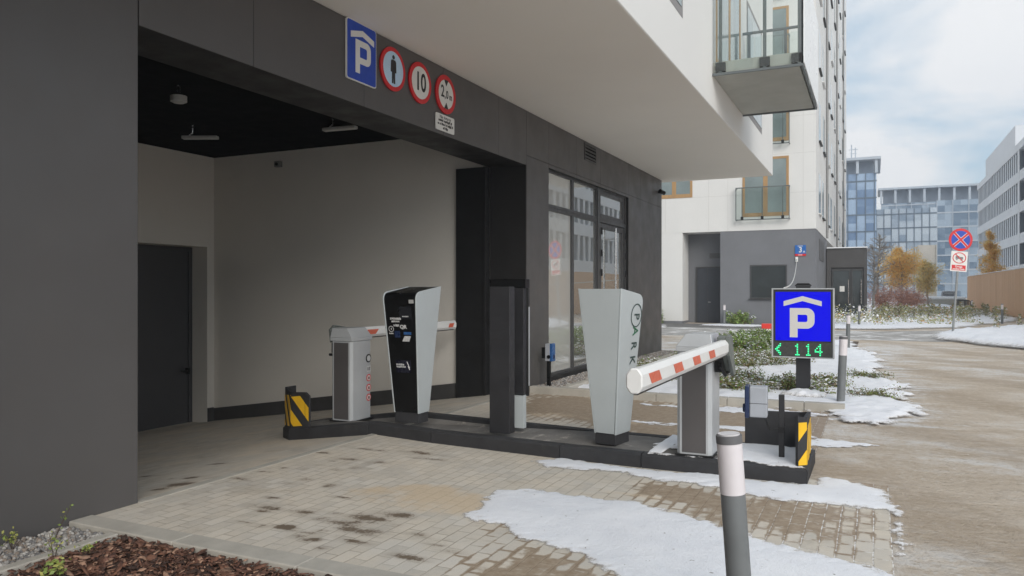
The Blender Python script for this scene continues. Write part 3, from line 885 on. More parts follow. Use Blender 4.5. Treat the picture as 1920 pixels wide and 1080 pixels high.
sub('handle', MB().box(-12.10, -12.02, 10.66, 10.70, -0.02, 0.10).box(-12.05, -12.02, 10.52, 10.70, 0.03, 0.06), BLKM, gdoor)
mb = MB()
mb.prism([(-11.7, -0.99), (-6.23, RAMP * -1.23 - 0.05), (-6.23, RAMP * -1.23 + 0.25), (-11.7, -0.70)], 'y', 10.965, 10.998)
mb.box(-11.698, -11.665, 10.83, 10.965, -0.99, -0.68); mb.box(-11.698, -11.665, 2.4, 9.2, -0.99, -0.68)
gpart('plinth', mb, PLINTH)

# shop glazing: three bays, the third one a door with a fanlight
def bay(y0, y1, z0, z1, fr=0.055, name='window', x=-5.07, parent=GB, pane=GLZ, dep=0.07):
    mb = MB()
    mb.box(x - dep, x, y0, y0 + fr, z0, z1); mb.box(x - dep, x, y1 - fr, y1, z0, z1)
    mb.box(x - dep, x, y0 + fr, y1 - fr, z0, z0 + fr); mb.box(x - dep, x, y0 + fr, y1 - fr, z1 - fr, z1)
    w = mb.build(name, ALUD, parent, world=True, bev=0.004, seg=1)
    p = MB().box(x - dep * 0.6, x - dep * 0.45, y0 + fr - 0.008, y1 - fr + 0.008, z0 + fr - 0.008, z1 - fr + 0.008)
    q = GB.location
    p.v = [(a - q.x, b_ - q.y, c - q.z) for a, b_, c in p.v]
    pp = p.build('pane', pane)
    pp.parent = w
    return w


bay(11.955, 13.30, 0.12, 3.04, pane=GLZF); bay(13.303, 14.66, 0.12, 3.04)
bay(11.955, 13.30, 3.043, 3.70, pane=GLZF); bay(13.303, 14.66, 3.043, 3.70); bay(14.80, 16.50, 3.09, 3.66, 0.09)
dr = MB().box(-5.16, -5.05, 14.663, 14.80, 0.06, 3.70).box(-5.16, -5.05, 16.50, 16.615, 0.06, 3.70).box(-5.16, -5.05, 14.80, 16.50, 3.0, 3.09).box(-5.16, -5.05, 14.80, 16.5, 3.66, 3.70)
dr.box(-5.15, -5.07, 14.82, 14.94, 0.10, 2.99); dr.box(-5.15, -5.07, 16.36, 16.48, 0.10, 2.99); dr.box(-5.15, -5.07, 14.94, 16.36, 2.88, 2.99); dr.box(-5.15, -5.07, 14.94, 16.36, 0.10, 0.3)
dr = gpart('entrance_door', dr, ALUD, bev=0.004, seg=1)
q = GB.location
sub('pane', MB().box(-5.12, -5.11, 14.93, 16.37, 0.29, 2.89), GLZ, dr)
sub('handle', MB().tube([(-4.98, 15.62, 0.95), (-4.98, 15.62, 2.93)], 0.022, 12).tube([(-5.10, 15.62, 1.15), (-4.98, 15.62, 1.15)], 0.013, 8).tube([(-5.10, 15.62, 2.7), (-4.98, 15.62, 2.7)], 0.013, 8), STEEL, dr, smooth=True)
for yy in (14.87, 16.55):
    for z0_ in (1.9, 2.3, 2.75):
        sub('hinge', MB().box(-5.05, -5.03, yy - 0.03, yy + 0.03, z0_, z0_ + 0.14), BLKM, dr)
# shop interior so that the glass looks into a room
mb = MB().box(-9.0, -8.9, 11.3, 19.4, 0.0, 4.2).box(-8.9, -5.66, 19.3, 19.4, 0, 4.2).box(-8.9, -5.66, 11.25, 11.35, 0, 4.2).box(-8.9, -5.66, 11.35, 19.3, 0.0, 0.05).box(-8.9, -5.66, 11.35, 19.3, 4.1, 4.2)
gpart('shop_room', mb, M('shop_wall', (0.6, 0.58, 0.54), 0.9, 0.05, 1))
# vent grille
mb = MB().box(-4.999, -4.985, 13.72, 14.38, 4.10, 4.13).box(-4.999, -4.985, 13.72, 14.38, 4.40, 4.43).box(-4.999, -4.985, 13.72, 13.75, 4.13, 4.40).box(-4.999, -4.985, 14.35, 14.38, 4.13, 4.40)
for k in range(4):
    z = 4.145 + k * 0.066
    mb.add([(-4.997, 13.75, z + 0.05), (-4.997, 14.35, z + 0.05), (-4.978, 14.35, z), (-4.978, 13.75, z), (-4.997, 13.75, z + 0.042), (-4.997, 14.35, z + 0.042)], [(0, 1, 2, 3), (4, 5, 2, 3)])
mb.box(-4.998, -4.996, 13.74, 14.36, 4.11, 4.42, 1)
gpart('vent_grille', mb, [ALUD, BLACKC])
# upper windows in the white wall
def wwin(y0, y1, z0, z1, x=-2.30):
    f = gpart('window', MB().box(x - 0.02, x + 0.004, y0, y1, z0, z1), M('reveal_grey', (0.26, 0.25, 0.25), 0.7, 0.05, 2))
    sub('pane', MB().box(x + 0.0045, x + 0.012, y0 + 0.10, y1 - 0.10, z0 + 0.12, z1 - 0.1), GLW, f)
wwin(7.7, 10.1, 5.21, 7.2); wwin(15.7, 17.95, 5.12, 7.4)
f = gpart('balcony_door', MB().box(-2.32, -2.285, 12.45, 12.53, 5.25, 7.6).box(-2.32, -2.285, 13.65, 13.75, 5.25, 7.6).box(-2.32, -2.285, 14.8, 14.88, 5.25, 7.6).box(-2.32, -2.285, 12.53, 14.8, 7.5, 7.6).box(-2.32, -2.285, 12.53, 14.8, 5.25, 5.34), WOOD, bev=0.004)
sub('pane', MB().box(-2.31, -2.296, 12.53, 14.8, 5.34, 7.5), GLW, f)
# render joints (thin shadow gaps) on the white face
# balcony
BX0, BX1, BY0, BY1, BZ = -2.30, -1.02, 12.15, 15.2, 4.97
bal = gpart('balcony', MB().box(BX0 + 0.002, BX1, BY0 + 0.04, BY1 - 0.04, BZ + 0.012, BZ + 0.22), CONCS, bev=0.008)
mb = MB()
t_ = 0.035
mb.box(BX0 + 0.003, BX1 + 0.06, BY0 - 0.015, BY0 + 0.02, BZ - 0.01, BZ + 0.03)
mb.box(BX1 + 0.025, BX1 + 0.06, BY0 + 0.02, BY1 - 0.02, BZ - 0.01, BZ + 0.03)
mb.box(BX0 + 0.003, BX1 + 0.06, BY1 - 0.02, BY1 + 0.015, BZ - 0.01, BZ + 0.03)
TOPZ = BZ + 1.55
for yy in (BY0 - 0.01, BY1 - 0.03):
    mb.box(BX0 + 0.003, BX1 + 0.06, yy, yy + 0.04, TOPZ, TOPZ + 0.045)
    for xx in (BX0 + 0.1, (BX0 + BX1) / 2 + 0.12, BX1 - 0.02):
        mb.box(xx, xx + 0.05, yy, yy + 0.035, BZ + 0.03, TOPZ)
mb.box(BX1 + 0.02, BX1 + 0.06, BY0 + 0.03, BY1 - 0.03, TOPZ, TOPZ + 0.045)
for yy in (BY0 + 0.06, 13.15, 14.15, BY1 - 0.1):
    mb.box(BX1 + 0.015, BX1 + 0.05, yy, yy + 0.05, BZ + 0.03, TOPZ)
sub('railing', mb, M('balcony_steel', (0.12, 0.135, 0.14), 0.45, 0.08, 4), bal, bev=0.003)
for xx in (BX0 + 0.1, (BX0 + BX1) / 2 + 0.12, BX1 - 0.06):
    sub('bracket', MB().box(xx - 0.05, xx + 0.10, BY0 - 0.012, BY0 + 0.045, BZ + 0.05, BZ + 0.19), BLKM, bal, bev=0.003)
for yy in (12.4, 13.15, 14.15, 14.9):
    sub('bracket', MB().box(BX1 - 0.005, BX1 + 0.055, yy - 0.05, yy + 0.1, BZ + 0.05, BZ + 0.19), BLKM, bal, bev=0.003)
sub('glass_screen', MB().box(BX0 + 0.05, BX1, BY0 - 0.03, BY0 - 0.018, BZ + 0.04, TOPZ), GLZC, bal)
sub('glass_screen', MB().box(BX0 + 0.05, BX1, BY1 + 0.018, BY1 + 0.03, BZ + 0.28, TOPZ - 0.05), GLZC, bal)
sub('front_screen', MB().box(BX1 + 0.063, BX1 + 0.075, BY0 - 0.02, BY1 + 0.02, BZ + 0.03, TOPZ + 0.02), FROST, bal)

# ================================================================== SIGNS ON THE FASCIA (front = local -Y, turned to face +X)
def wall_sign(name, label, cat, y, z, group=None):
    return thing(name, label, cat, (-4.996, y, z), R(90), group)


s = wall_sign('parking_sign', 'blue rectangular covered parking sign with a white P on the garage fascia', 'parking sign', 6.705, 4.145)
def rrect(w, h, r, n=5):
    p = []
    for cx, cz, a in ((w - r, h - r, 0), (-w + r, h - r, 90), (-w + r, -h + r, 180), (w - r, -h + r, 270)):
        for k in range(n + 1):
            t = R(a + 90 * k / n); p.append((cx + r * math.cos(t), cz + r * math.sin(t)))
    return p
MB().prism(rrect(0.262, 0.318, 0.03), 'y', -0.022, -0.002).build('plate', SIGNW, s)
MB().prism(rrect(0.252, 0.308, 0.026), 'y', -0.0245, -0.0225).build('blue_field', SIGNB, s)
mb = MB(); p_glyph(mb, -0.115, 0.155, -0.225, 0.13, 0.075, -0.0275); chevron(mb, 0.01, 0.19, 0.205, 0.055, 0.065, -0.0275)
mb.build('symbol', SIGNW, s)


def round_sign(name, label, y, z, r=0.248, field=SIGNW, fr=0.19):
    s = wall_sign(name, label, 'road sign', y, z)
    mb = MB().disc(0, 0, r, -0.02, 0.018, 48); mb.build('rim', SIGNR, s)
    MB().disc(0, 0, fr, -0.0225, 0.002, 48).build('face', field, s)
    return s


s = round_sign('pedestrian_ban_sign', 'round red ringed sign with a walking figure on pale blue', 7.30, 4.135, field=SIGNS, fr=0.20)
mb = MB().disc(0, 0.135, 0.024, -0.0255, 0.003, 20)
mb.prism([(-0.035, 0.105), (0.035, 0.105), (0.05, 0.085), (0.055, -0.035), (0.035, -0.04), (0.03, -0.02), (0.032, -0.165), (0.005, -0.165), (0.0, -0.05), (-0.005, -0.165), (-0.032, -0.165), (-0.03, -0.02), (-0.035, -0.04), (-0.055, -0.035), (-0.05, 0.085)], 'y', -0.0255, -0.0226)
mb.build('pictogram', SIGNK, s)
s = round_sign('speed_limit_sign', 'round red ringed speed limit sign reading 10', 7.88, 4.12, fr=0.195)
lettering('number', '10', 0.31, SIGNK, s, (0.0, -0.0245, 0.0), bold=0.006, xs=0.78)
s = round_sign('height_limit_sign', 'round red ringed height limit sign reading 2,0 m with two black arrows', 8.49, 4.12, fr=0.185)
MB().prism([(-0.05, 0.184), (0.05, 0.184), (0, 0.105)], 'y', -0.0255, -0.0226).build('arrow', SIGNK, s)
MB().prism([(-0.05, -0.184), (0, -0.105), (0.05, -0.184)], 'y', -0.0255, -0.0226).build('arrow', SIGNK, s)
lettering('number', '2', 0.21, SIGNK, s, (-0.09, -0.0245, 0.02), bold=0.004, xs=0.8)
lettering('number', ',', 0.145, SIGNK, s, (-0.03, -0.0245, -0.005), bold=0.003, xs=0.8)
lettering('number', '0', 0.145, SIGNK, s, (0.022, -0.0245, -0.005), bold=0.003, xs=0.8)
lettering('number', 'm', 0.12, SIGNK, s, (0.112, -0.0245, -0.015), bold=0.002, xs=0.75)
s = wall_sign('notice_plate', 'small white plate with four lines of text under the height limit sign', 'sign plate', 8.48, 3.745)
MB().prism(rrect(0.232, 0.105, 0.02), 'y', -0.016, -0.002).build('plate', SIGNW, s)
lettering('lettering', 'Nie dotyczy', 0.058, SIGNK, s, (0.0, -0.017, 0.068))
for k, (w_, zz_) in enumerate(((0.17, 0.022), (0.19, -0.024), (0.06, -0.07))):
    mb = MB(); x = -w_
    rr = random.Random(k)
    while x < w_:
        ww = rr.uniform(0.008, 0.022)
        mb.box(x, min(w_, x + ww), -0.018, -0.0162, zz_ - 0.012 - rr.choice((0, 0, 0.006)), zz_ + 0.011 + rr.choice((0, 0, 0.009))); x += ww + rr.choice((0.005, 0.005, 0.018))
    mb.build('small_print', SIGNK, s)

# security camera on the far corner, lamps and sensors in the garage
s = thing('security_camera', 'small black bullet camera at the far corner of the charcoal wall', 'camera', (-4.995, 19.2, 4.12))
MB().tube([(0.005, 0, 0), (0.06, 0, -0.01)], 0.035, 12).build('bracket', BLK, s, smooth=True)
MB().tube([(0.06, -0.06, 0.02), (0.12, 0.12, -0.02)], [0.05, 0.055], 14).build('housing', BLK, s, smooth=True)
s = thing('ceiling_sensor', 'round white detector hanging on a short rod from the black ceiling', 'detector', (-7.95, 6.9, 4.2))
MB().cyl((0, 0), 0.018, -0.14, -0.001, 10).build('rod', STEEL, s, smooth=True)
MB().cyl((0, 0), 0.10, -0.21, -0.14, 28).cyl((0, 0), 0.07, -0.225, -0.211, 24).build('housing', M('lamp_white', (0.55, 0.55, 0.53), 0.5, 0.05, 4), s, smooth=True)
def tube_lamp(label, loc, rz):
    s = thing('ceiling_lamp', label, 'lamp', loc, rz, 'tube lamps under the black garage ceiling')
    MB().tube([(-0.12, 0, -0.001), (-0.12, 0, -0.13), (-0.2, 0, -0.18)], 0.012, 8).build('hanger', STEEL, s, smooth=True)
    MB().box(-0.28, 0.28, -0.05, 0.05, -0.225, -0.175).build('housing', MATS['lamp_white'], s, bev=0.012)
    return s
tube_lamp('unlit tube lamp hanging in the middle of the black garage ceiling', (-9.55, 8.7, 4.2), R(25))
tube_lamp('unlit tube lamp half hidden behind the garage lintel', (-7.15, 9.1, 4.2), R(5))
s = thing('wall_sensor', 'little grey box high on the garage side wall', 'sensor', (-10.03, 10.995, 3.95))
MB().box(-0.07, 0.07, -0.08, 0, -0.05, 0.06).build('housing', M('sensor_grey', (0.2, 0.2, 0.19), 0.6, 0.05, 4), s, bev=0.01)
MB().tube([(0, -0.08, 0), (0, -0.1, 0)], 0.03, 14).build('lens', BLK, s, smooth=True)

# ================================================================== TRAFFIC ISLAND
ISL = [(-0.5, 6.70), (-0.5, 7.64), (-2.7, 7.72), (-5.1, 7.95), (-6.45, 7.95), (-6.68, 7.72), (-6.68, 7.38), (-6.30, 7.06), (-5.95, 7.02), (-5.1, 7.0), (-4.2, 6.85), (-2.7, 6.73), (-1.9, 6.70)]
def isl_z(x): return 0.13 + min(0, RAMP * (x + 5.1))
def bed_z(x): return -0.05 + min(0, RAMP * (x + 5.0))
isl = thing('traffic_island', 'long low dark concrete island carrying the ticket machines and barriers', 'traffic island', (-3.5, 7.3, 0))
mb = MB()
def offs(poly, d):
    out = []
    n_ = len(poly)
    for i in range(n_):
        a = Vector(poly[i - 1]); b_ = Vector(poly[i]); c = Vector(poly[(i + 1) % n_])
        n1 = (b_ - a).normalized(); n2 = (c - b_).normalized()
        n1 = Vector((-n1.y, n1.x)); n2 = Vector((-n2.y, n2.x))
        m_ = (n1 + n2); m_ = m_ / max(1e-6, m_.dot(n1))
        out.append(tuple(b_ + m_ * d))
    return out
inn = offs(ISL, 0.13); cham = offs(ISL, 0.016)
for i in range(len(ISL)):
    j = (i + 1) % len(ISL)
    a, b_ = Vector(ISL[i]), Vector(ISL[j])
    g_ = 0.004 / max(0.05, (b_ - a).length)
    L = lambda p, q_, t: tuple(Vector(p).lerp(Vector(q_), t))
    A, B = L(ISL[i], ISL[j], g_), L(ISL[i], ISL[j], 1 - g_)
    Ai, Bi = L(inn[i], inn[j], g_), L(inn[i], inn[j], 1 - g_)
    Ac, Bc = L(cham[i], cham[j], g_), L(cham[i], cham[j], 1 - g_)
    za, zb = isl_z(A[0]), isl_z(B[0])
    vs = [(A[0], A[1], bed_z(A[0])), (B[0], B[1], bed_z(B[0])), (B[0], B[1], zb - 0.016), (A[0], A[1], za - 0.016), (Ac[0], Ac[1], za), (Bc[0], Bc[1], zb), (Bi[0], Bi[1], zb), (Ai[0], Ai[1], za), (Ai[0], Ai[1], bed_z(A[0])), (Bi[0], Bi[1], bed_z(B[0]))]
    mb.add(vs, [(0, 1, 2, 3), (3, 2, 5, 4), (4, 5, 6, 7), (0, 3, 4, 7, 8), (1, 9, 6, 5, 2), (7, 6, 9, 8), (0, 8, 9, 1)])
mb.build('kerb_blocks', KERBD, isl, world=True)
ii = offs(ISL, 0.10)
mb = MB(); mb.loft([(x, y, isl_z(x) - 0.1) for x, y in ii], [(x, y, isl_z(x) - 0.005) for x, y in ii]); mb.build('top_slab', ISLTOP, isl, world=True)
snow('snow', [[(-0.53, 6.72), (-0.53, 7.6), (-1.9, 7.68), (-2.0, 7.2), (-1.98, 6.74)]], (-2.6, -0.5), (6.62, 7.7), 0.016, 0.018, 0.06, 0.131, 0.12, 3.0, 83,
     holes=lambda X, Y: np.where((X < -1.25) & (X > -1.72) & (Y > 6.78) & (Y < 7.25), 0.25, 0) + np.where(X < -1.85, 0.1, 0))

# end guards with yellow stripes
def clip_poly(poly, x0, x1, z0, z1):
    def cut(p, ins, inter):
        out = []
        for i in range(len(p)):
            a, b_ = p[i - 1], p[i]
            if ins(b_):
                if not ins(a): out.append(inter(a, b_))
                out.append(b_)
            elif ins(a): out.append(inter(a, b_))
        return out
    def ix(v, k): return lambda a, b_: tuple(a[m_] + (b_[m_] - a[m_]) * (v - a[k]) / (b_[k] - a[k]) for m_ in (0, 1))
    for k, v, sgn in ((0, x0, 1), (0, x1, -1), (1, z0, 1), (1, z1, -1)):
        poly = cut(poly, lambda p: sgn * (p[k] - v) >= -1e-9, ix(v, k))
        if not poly: return []
    return poly


def guard(name, label, pts, heights, stripe_segs, phase, slope, cx, side=1, period=0.30, wid=0.15):
    t = thing(name, label, 'bollard guard', (cx[0], cx[1], isl_z(cx[0])))
    zb = [isl_z(p[0]) - 0.002 for p in pts]
    out = [Vector((p[0], p[1])) for p in pts]
    th = 0.03
    nrm = []
    for i in range(len(out) - 1):
        d = (out[i + 1] - out[i]).normalized(); nrm.append(Vector((d.y, -d.x)) * side)
    inn_ = []
    for i in range(len(out)):
        n1 = nrm[max(0, i - 1)]; n2 = nrm[min(len(nrm) - 1, i)]
        m_ = (n1 + n2) / max(1e-6, (n1 + n2).dot(n1))
        inn_.append(out[i] - m_ * th)
    mb = MB()
    for i in range(len(out) - 1):
        for_a = [(out[i].x, out[i].y), (inn_[i].x, inn_[i].y)]
        h0, h1 = heights[i], heights[i + 1]
        A = [(out[i].x, out[i].y, zb[i]), (inn_[i].x, inn_[i].y, zb[i]), (inn_[i].x, inn_[i].y, zb[i] + h0), (out[i].x, out[i].y, zb[i] + h0)]
        B = [(out[i + 1].x, out[i + 1].y, zb[i + 1]), (inn_[i + 1].x, inn_[i + 1].y, zb[i + 1]), (inn_[i + 1].x, inn_[i + 1].y, zb[i + 1] + h1), (out[i + 1].x, out[i + 1].y, zb[i + 1] + h1)]
        mb.loft(A, B, 0)
    mb.build('plate', KERBD, t, world=True)
    mb = MB()
    s0 = 0
    for i in range(len(out) - 1):
        L = (out[i + 1] - out[i]).length
        if i in stripe_segs:
            d = (out[i + 1] - out[i]) / L; n_ = nrm[i]
            hh = min(heights[i], heights[i + 1]) - 0.035
            k = -6
            while k < 12:
                b0 = k * period + phase
                po = clip_poly([(b0, 0), (b0 + wid, 0), (b0 + wid + slope * 0.6, 0.6), (b0 + slope * 0.6, 0.6)], s0 + 0.004, s0 + L - 0.004, 0.02, hh)
                if len(po) > 2:
                    def P3(p, e):
                        tt = (p[0] - s0)
                        q_ = out[i] + d * tt + n_ * e
                        z = zb[i] + (zb[i + 1] - zb[i]) * tt / L + p[1]
                        return (q_.x, q_.y, z)
                    mb.loft([P3(p, 0.0008) for p in po], [P3(p, 0.004) for p in po])
                k += 1
        s0 += L
    mb.build('stripe', YEL, t, world=True)
    return t


guard('end_guard', 'dark guard plate with yellow stripes at the garage end of the island', [(-5.99, 7.05), (-6.05, 7.056), (-6.29, 7.085), (-6.655, 7.39), (-6.655, 7.56)], [0.36, 0.41, 0.43, 0.49, 0.49], (0, 1, 2, 3), 0.09, 0.95, (-6.4, 7.3), -1)
guard('end_guard', 'dark guard plate with yellow stripes at the snowy road end of the island', [(-1.12, 7.56), (-0.62, 7.585), (-0.53, 7.50), (-0.51, 6.80), (-0.575, 6.735)], [0.33, 0.34, 0.36, 0.41, 0.43], (2, 3), -0.19, -0.9, (-0.6, 7.2), -1)

# ================================================================== TICKET MACHINES (front = local -Y)
def profile(p):
    """closed side outline (y,z); p: dict of front/back offsets and heights"""
    r_ = 0.075
    ft = (p['ft'], p['zf']); fb = (p['fb'], p['z0']); rb = (p['rb'], p['z0']); rt = (p['rt'], p['zr'])
    pts = [fb]
    # rounded corner at the front top
    a = Vector(ft); d1 = (Vector(fb) - a).normalized(); d2 = (Vector(rt) - a).normalized()
    s_, e_ = a + d1 * r_ * 1.3, a + d2 * r_ * 1.3
    for k in range(9):
        t = k / 8
        q_ = s_ * (1 - t) ** 2 + a * 2 * t * (1 - t) + e_ * t * t
        pts.append((q_.x, q_.y))
    pts += [rt, rb]
    return pts


def machine(label, loc, rz, p, park=False):
    t = thing('ticket_machine', label, 'ticket machine', loc, rz, 'ticket machines on the island')
    wof = lambda z: p['wb'] + (p['wt'] - p['wb']) * (z - p['z0']) / (p['zr'] - p['z0'])
    pr = profile(p)
    # inner core: slightly smaller
    c = Vector((sum(a for a, _ in pr) / len(pr), sum(b_ for _, b_ in pr) / len(pr)))
    def ins(pt, d): 
        v = Vector(pt) - c; return tuple(c + v * (1 - d / v.length))
    core = [ins(q_, 0.012) for q_ in pr]
    sp = 0.020
    MB().loft([(-(wof(z) - sp), y, z) for y, z in core], [(wof(z) - sp, y, z) for y, z in core]).build('front_cover', BLK, t, smooth=True)
    for sg in (-1, 1):
        MB().loft([(sg * wof(z), y, z) for y, z in pr], [(sg * (wof(z) - sp + 0.002), y, z) for y, z in pr]).build('side_panel', LGREY, t, bev=0.006)
    # back panel
    y0, z0 = p['rb'], p['z0']; y1, z1 = p['rt'], p['zr']
    mb = MB()
    A = [(-wof(z0) + sp, y0 - 0.02, z0 + 0.01), (wof(z0) - sp, y0 - 0.02, z0 + 0.01), (wof(z0) - sp, y0 + 0.002, z0 + 0.01), (-wof(z0) + sp, y0 + 0.002, z0 + 0.01)]
    B = [(-wof(z1) + sp, y1 - 0.02, z1 - 0.01), (wof(z1) - sp, y1 - 0.02, z1 - 0.01), (wof(z1) - sp, y1 + 0.002, z1 - 0.004), (-wof(z1) + sp, y1 + 0.002, z1 - 0.004)]
    mb.loft(A, B).build('back_panel', LGREY, t)
    bw = p['wb'] - 0.008
    MB().box(-bw, bw, p['fb'] + 0.012, p['rb'] - 0.01, 0.0, p['z0'] + 0.02).build('base', KERBD, t, bev=0.004)
    return t, wof


pm = dict(fb=-0.11, rb=0.11, ft=-0.262, rt=0.268, z0=0.11, zf=1.455, zr=1.525, wb=0.165, wt=0.228)
m1, wof = machine('black fronted ticket machine with pale grey sides standing beside the garage wall', (-4.715, 7.28, 0.126), 0, pm)
# things on the black front of the near machine; front plane from (fb,z0) to (ft,zf)
def fy(z, p=pm): return p['fb'] + 0.002 + (p['ft'] - p['fb']) * (z - p['z0']) / (p['zf'] - p['z0'])
def fpanel(name, x0, x1, z0, z1, mat, e=0.004, base=0.0):
    mb = MB()
    mb.loft([(x0, fy(z0) - base, z0), (x1, fy(z0) - base, z0), (x1, fy(z1) - base, z1), (x0, fy(z1) - base, z1)][::1],
            [(x0, fy(z0) - base - e, z0), (x1, fy(z0) - base - e, z0), (x1, fy(z1) - base - e, z1), (x0, fy(z1) - base - e, z1)])
    return mb.build(name, mat, m1)
DGL = M('dark_screen', (0.02, 0.021, 0.025), 0.12, 0.1, 5)
WTXT = M('printed_white', (0.6, 0.6, 0.6), 0.5, 0.05, 8)
fpanel('screen', -0.01, 0.15, 1.165, 1.30, DGL)
fpanel('sticker', 0.125, 0.185, 1.335, 1.375, M('sticker_grey', (0.42, 0.42, 0.41), 0.5, 0.1, 40))
fpanel('card_reader', -0.085, -0.015, 0.955, 1.03, NAVY)
fpanel('ticket_slot', 0.035, 0.13, 0.99, 1.02, NAVYB)
mb = MB(); z0_, z1_ = 0.915, 0.975
mb.loft([(0.015, fy(z0_), z0_), (0.10, fy(z0_), z0_), (0.125, fy(z1_), z1_), (0.05, fy(z1_), z1_)], [(0.015, fy(z0_) - 0.012, z0_), (0.10, fy(z0_) - 0.012, z0_), (0.125, fy(z1_) - 0.012, z1_), (0.05, fy(z1_) - 0.012, z1_)])
mb.build('ticket_tray', M('tray_white', (0.55, 0.55, 0.55), 0.4, 0.15, 40), m1)
fpanel('label_panel', -0.09, 0.10, 0.565, 0.705, M('label_navy', (0.014, 0.014, 0.026), 0.3, 0.1, 5))
tilt = math.atan2(pm['fb'] - pm['ft'], pm['zf'] - pm['z0'])
def flet(s_, size, x, z, **k):
    o = lettering('lettering', s_, size, WTXT, m1, (x, fy(z) - 0.006, z), **k)
    o.rotation_euler = (tilt, 0, 0)
    return o
flet('QR', 0.055, 0.035, 1.075, bold=0.0025, xs=1.1)
fpanel('info_mark', -0.128, -0.122, 1.04, 1.062, WTXT, 0.0062)
def squiggle(x0, x1, z, h, seed):
    rr = random.Random(seed); mb = MB(); x = x0
    while x < x1:
        w_ = rr.uniform(0.004, 0.012); a, b_ = z - h * rr.uniform(0.3, 0.5), z + h * rr.uniform(0.3, 0.5)
        mb.loft([(x, fy(a) - 0.005, a), (x + w_, fy(a) - 0.005, a), (x + w_, fy(b_) - 0.005, b_), (x, fy(b_) - 0.005, b_)],
                [(x, fy(a) - 0.0062, a), (x + w_, fy(a) - 0.0062, a), (x + w_, fy(b_) - 0.0062, b_), (x, fy(b_) - 0.0062, b_)])
        x += w_ + rr.uniform(0.002, 0.006)
    return mb.build('small_print', WTXT, m1)
squiggle(-0.13, 0.0, 1.165, 0.028, 1); squiggle(-0.115, -0.01, 1.135, 0.022, 2); squiggle(-0.09, -0.02, 1.09, 0.03, 3); squiggle(0.03, 0.10, 1.19, 0.016, 4)
squiggle(-0.155, -0.10, 1.0, 0.016, 5); squiggle(-0.085, 0.01, 0.655, 0.024, 6); squiggle(-0.085, 0.035, 0.63, 0.02, 7); 
def ring(name, parent, mat, cx, cz, r, w_, y, tilt_=0, n=24):
    mb = MB()
    for k in range(n):
        a, b_ = 2 * math.pi * k / n, 2 * math.pi * (k + 1) / n
        mb.prism([(r * math.cos(a), r * math.sin(a)), (r * math.cos(b_), r * math.sin(b_)), ((r - w_) * math.cos(b_), (r - w_) * math.sin(b_)), ((r - w_) * math.cos(a), (r - w_) * math.sin(a))], 'y', -0.0012, 0)
    o = mb.build(name, mat, parent); o.location = (cx, y, cz); o.rotation_euler = (tilt_, 0, 0)
    return o
ring('button_ring', m1, WTXT, -0.125, 1.05, 0.034, 0.006, fy(1.05) - 0.005, tilt)
mb = MB(); 
for a in ((0.055, 0.69, 0.085, 0.62), (0.065, 0.64, 0.085, 0.60)):
    mb.tube([(a[0], fy(a[1]) - 0.006, a[1]), (a[2], fy(a[3]) - 0.006, a[3])], 0.004, 6)
mb.build('hand_symbol', WTXT, m1)

pm2 = dict(fb=-0.15, rb=0.15, ft=-0.22, rt=0.26, z0=0.10, zf=1.43, zr=1.495, wb=0.118, wt=0.235)
m2, _ = machine('pale grey ticket machine seen from behind with dark PARK lettering on its side', (-2.305, 7.12, 0.126), R(180 - 10), pm2)
# PARK down the side that faces +X (local -X after the half turn)
GRN = M('dark_green_print', (0.03, 0.06, 0.055), 0.5, 0.1, 10); GRN2 = M('green_print', (0.02, 0.13, 0.06), 0.5, 0.1, 10)
w2 = lambda z: pm2['wb'] + (pm2['wt'] - pm2['wb']) * (z - pm2['z0']) / (pm2['zr'] - pm2['z0'])
lean = math.atan2(pm2['wt'] - pm2['wb'], pm2['zr'] - pm2['z0'])
def side_place(o, y, z):
    """stand a flat -Y facing mesh on the local -X side panel"""
    o.rotation_euler = (Matrix.Rotation(-lean, 3, 'Y') @ Matrix.Rotation(R(-90), 3, 'Z')).to_euler()
    o.location = (-(w2(z)) - 0.004, y, z)
for ch, z, mt in (('P', 1.225, GRN), ('A', 1.085, GRN2), ('R', 0.945, GRN), ('K', 0.805, GRN)):
    o = lettering('letter', ch, 0.155, mt, m2, (0, 0, 0), bold=0.0015, rot=R(-90), xs=0.85)
    side_place(o, -0.09 + (1.19 - z) * 0.06, z)
o = ring('logo_ring', m2, GRN, 0, 0, 0.115, 0.011, 0, 0, 32); side_place(o, -0.085, 1.235)

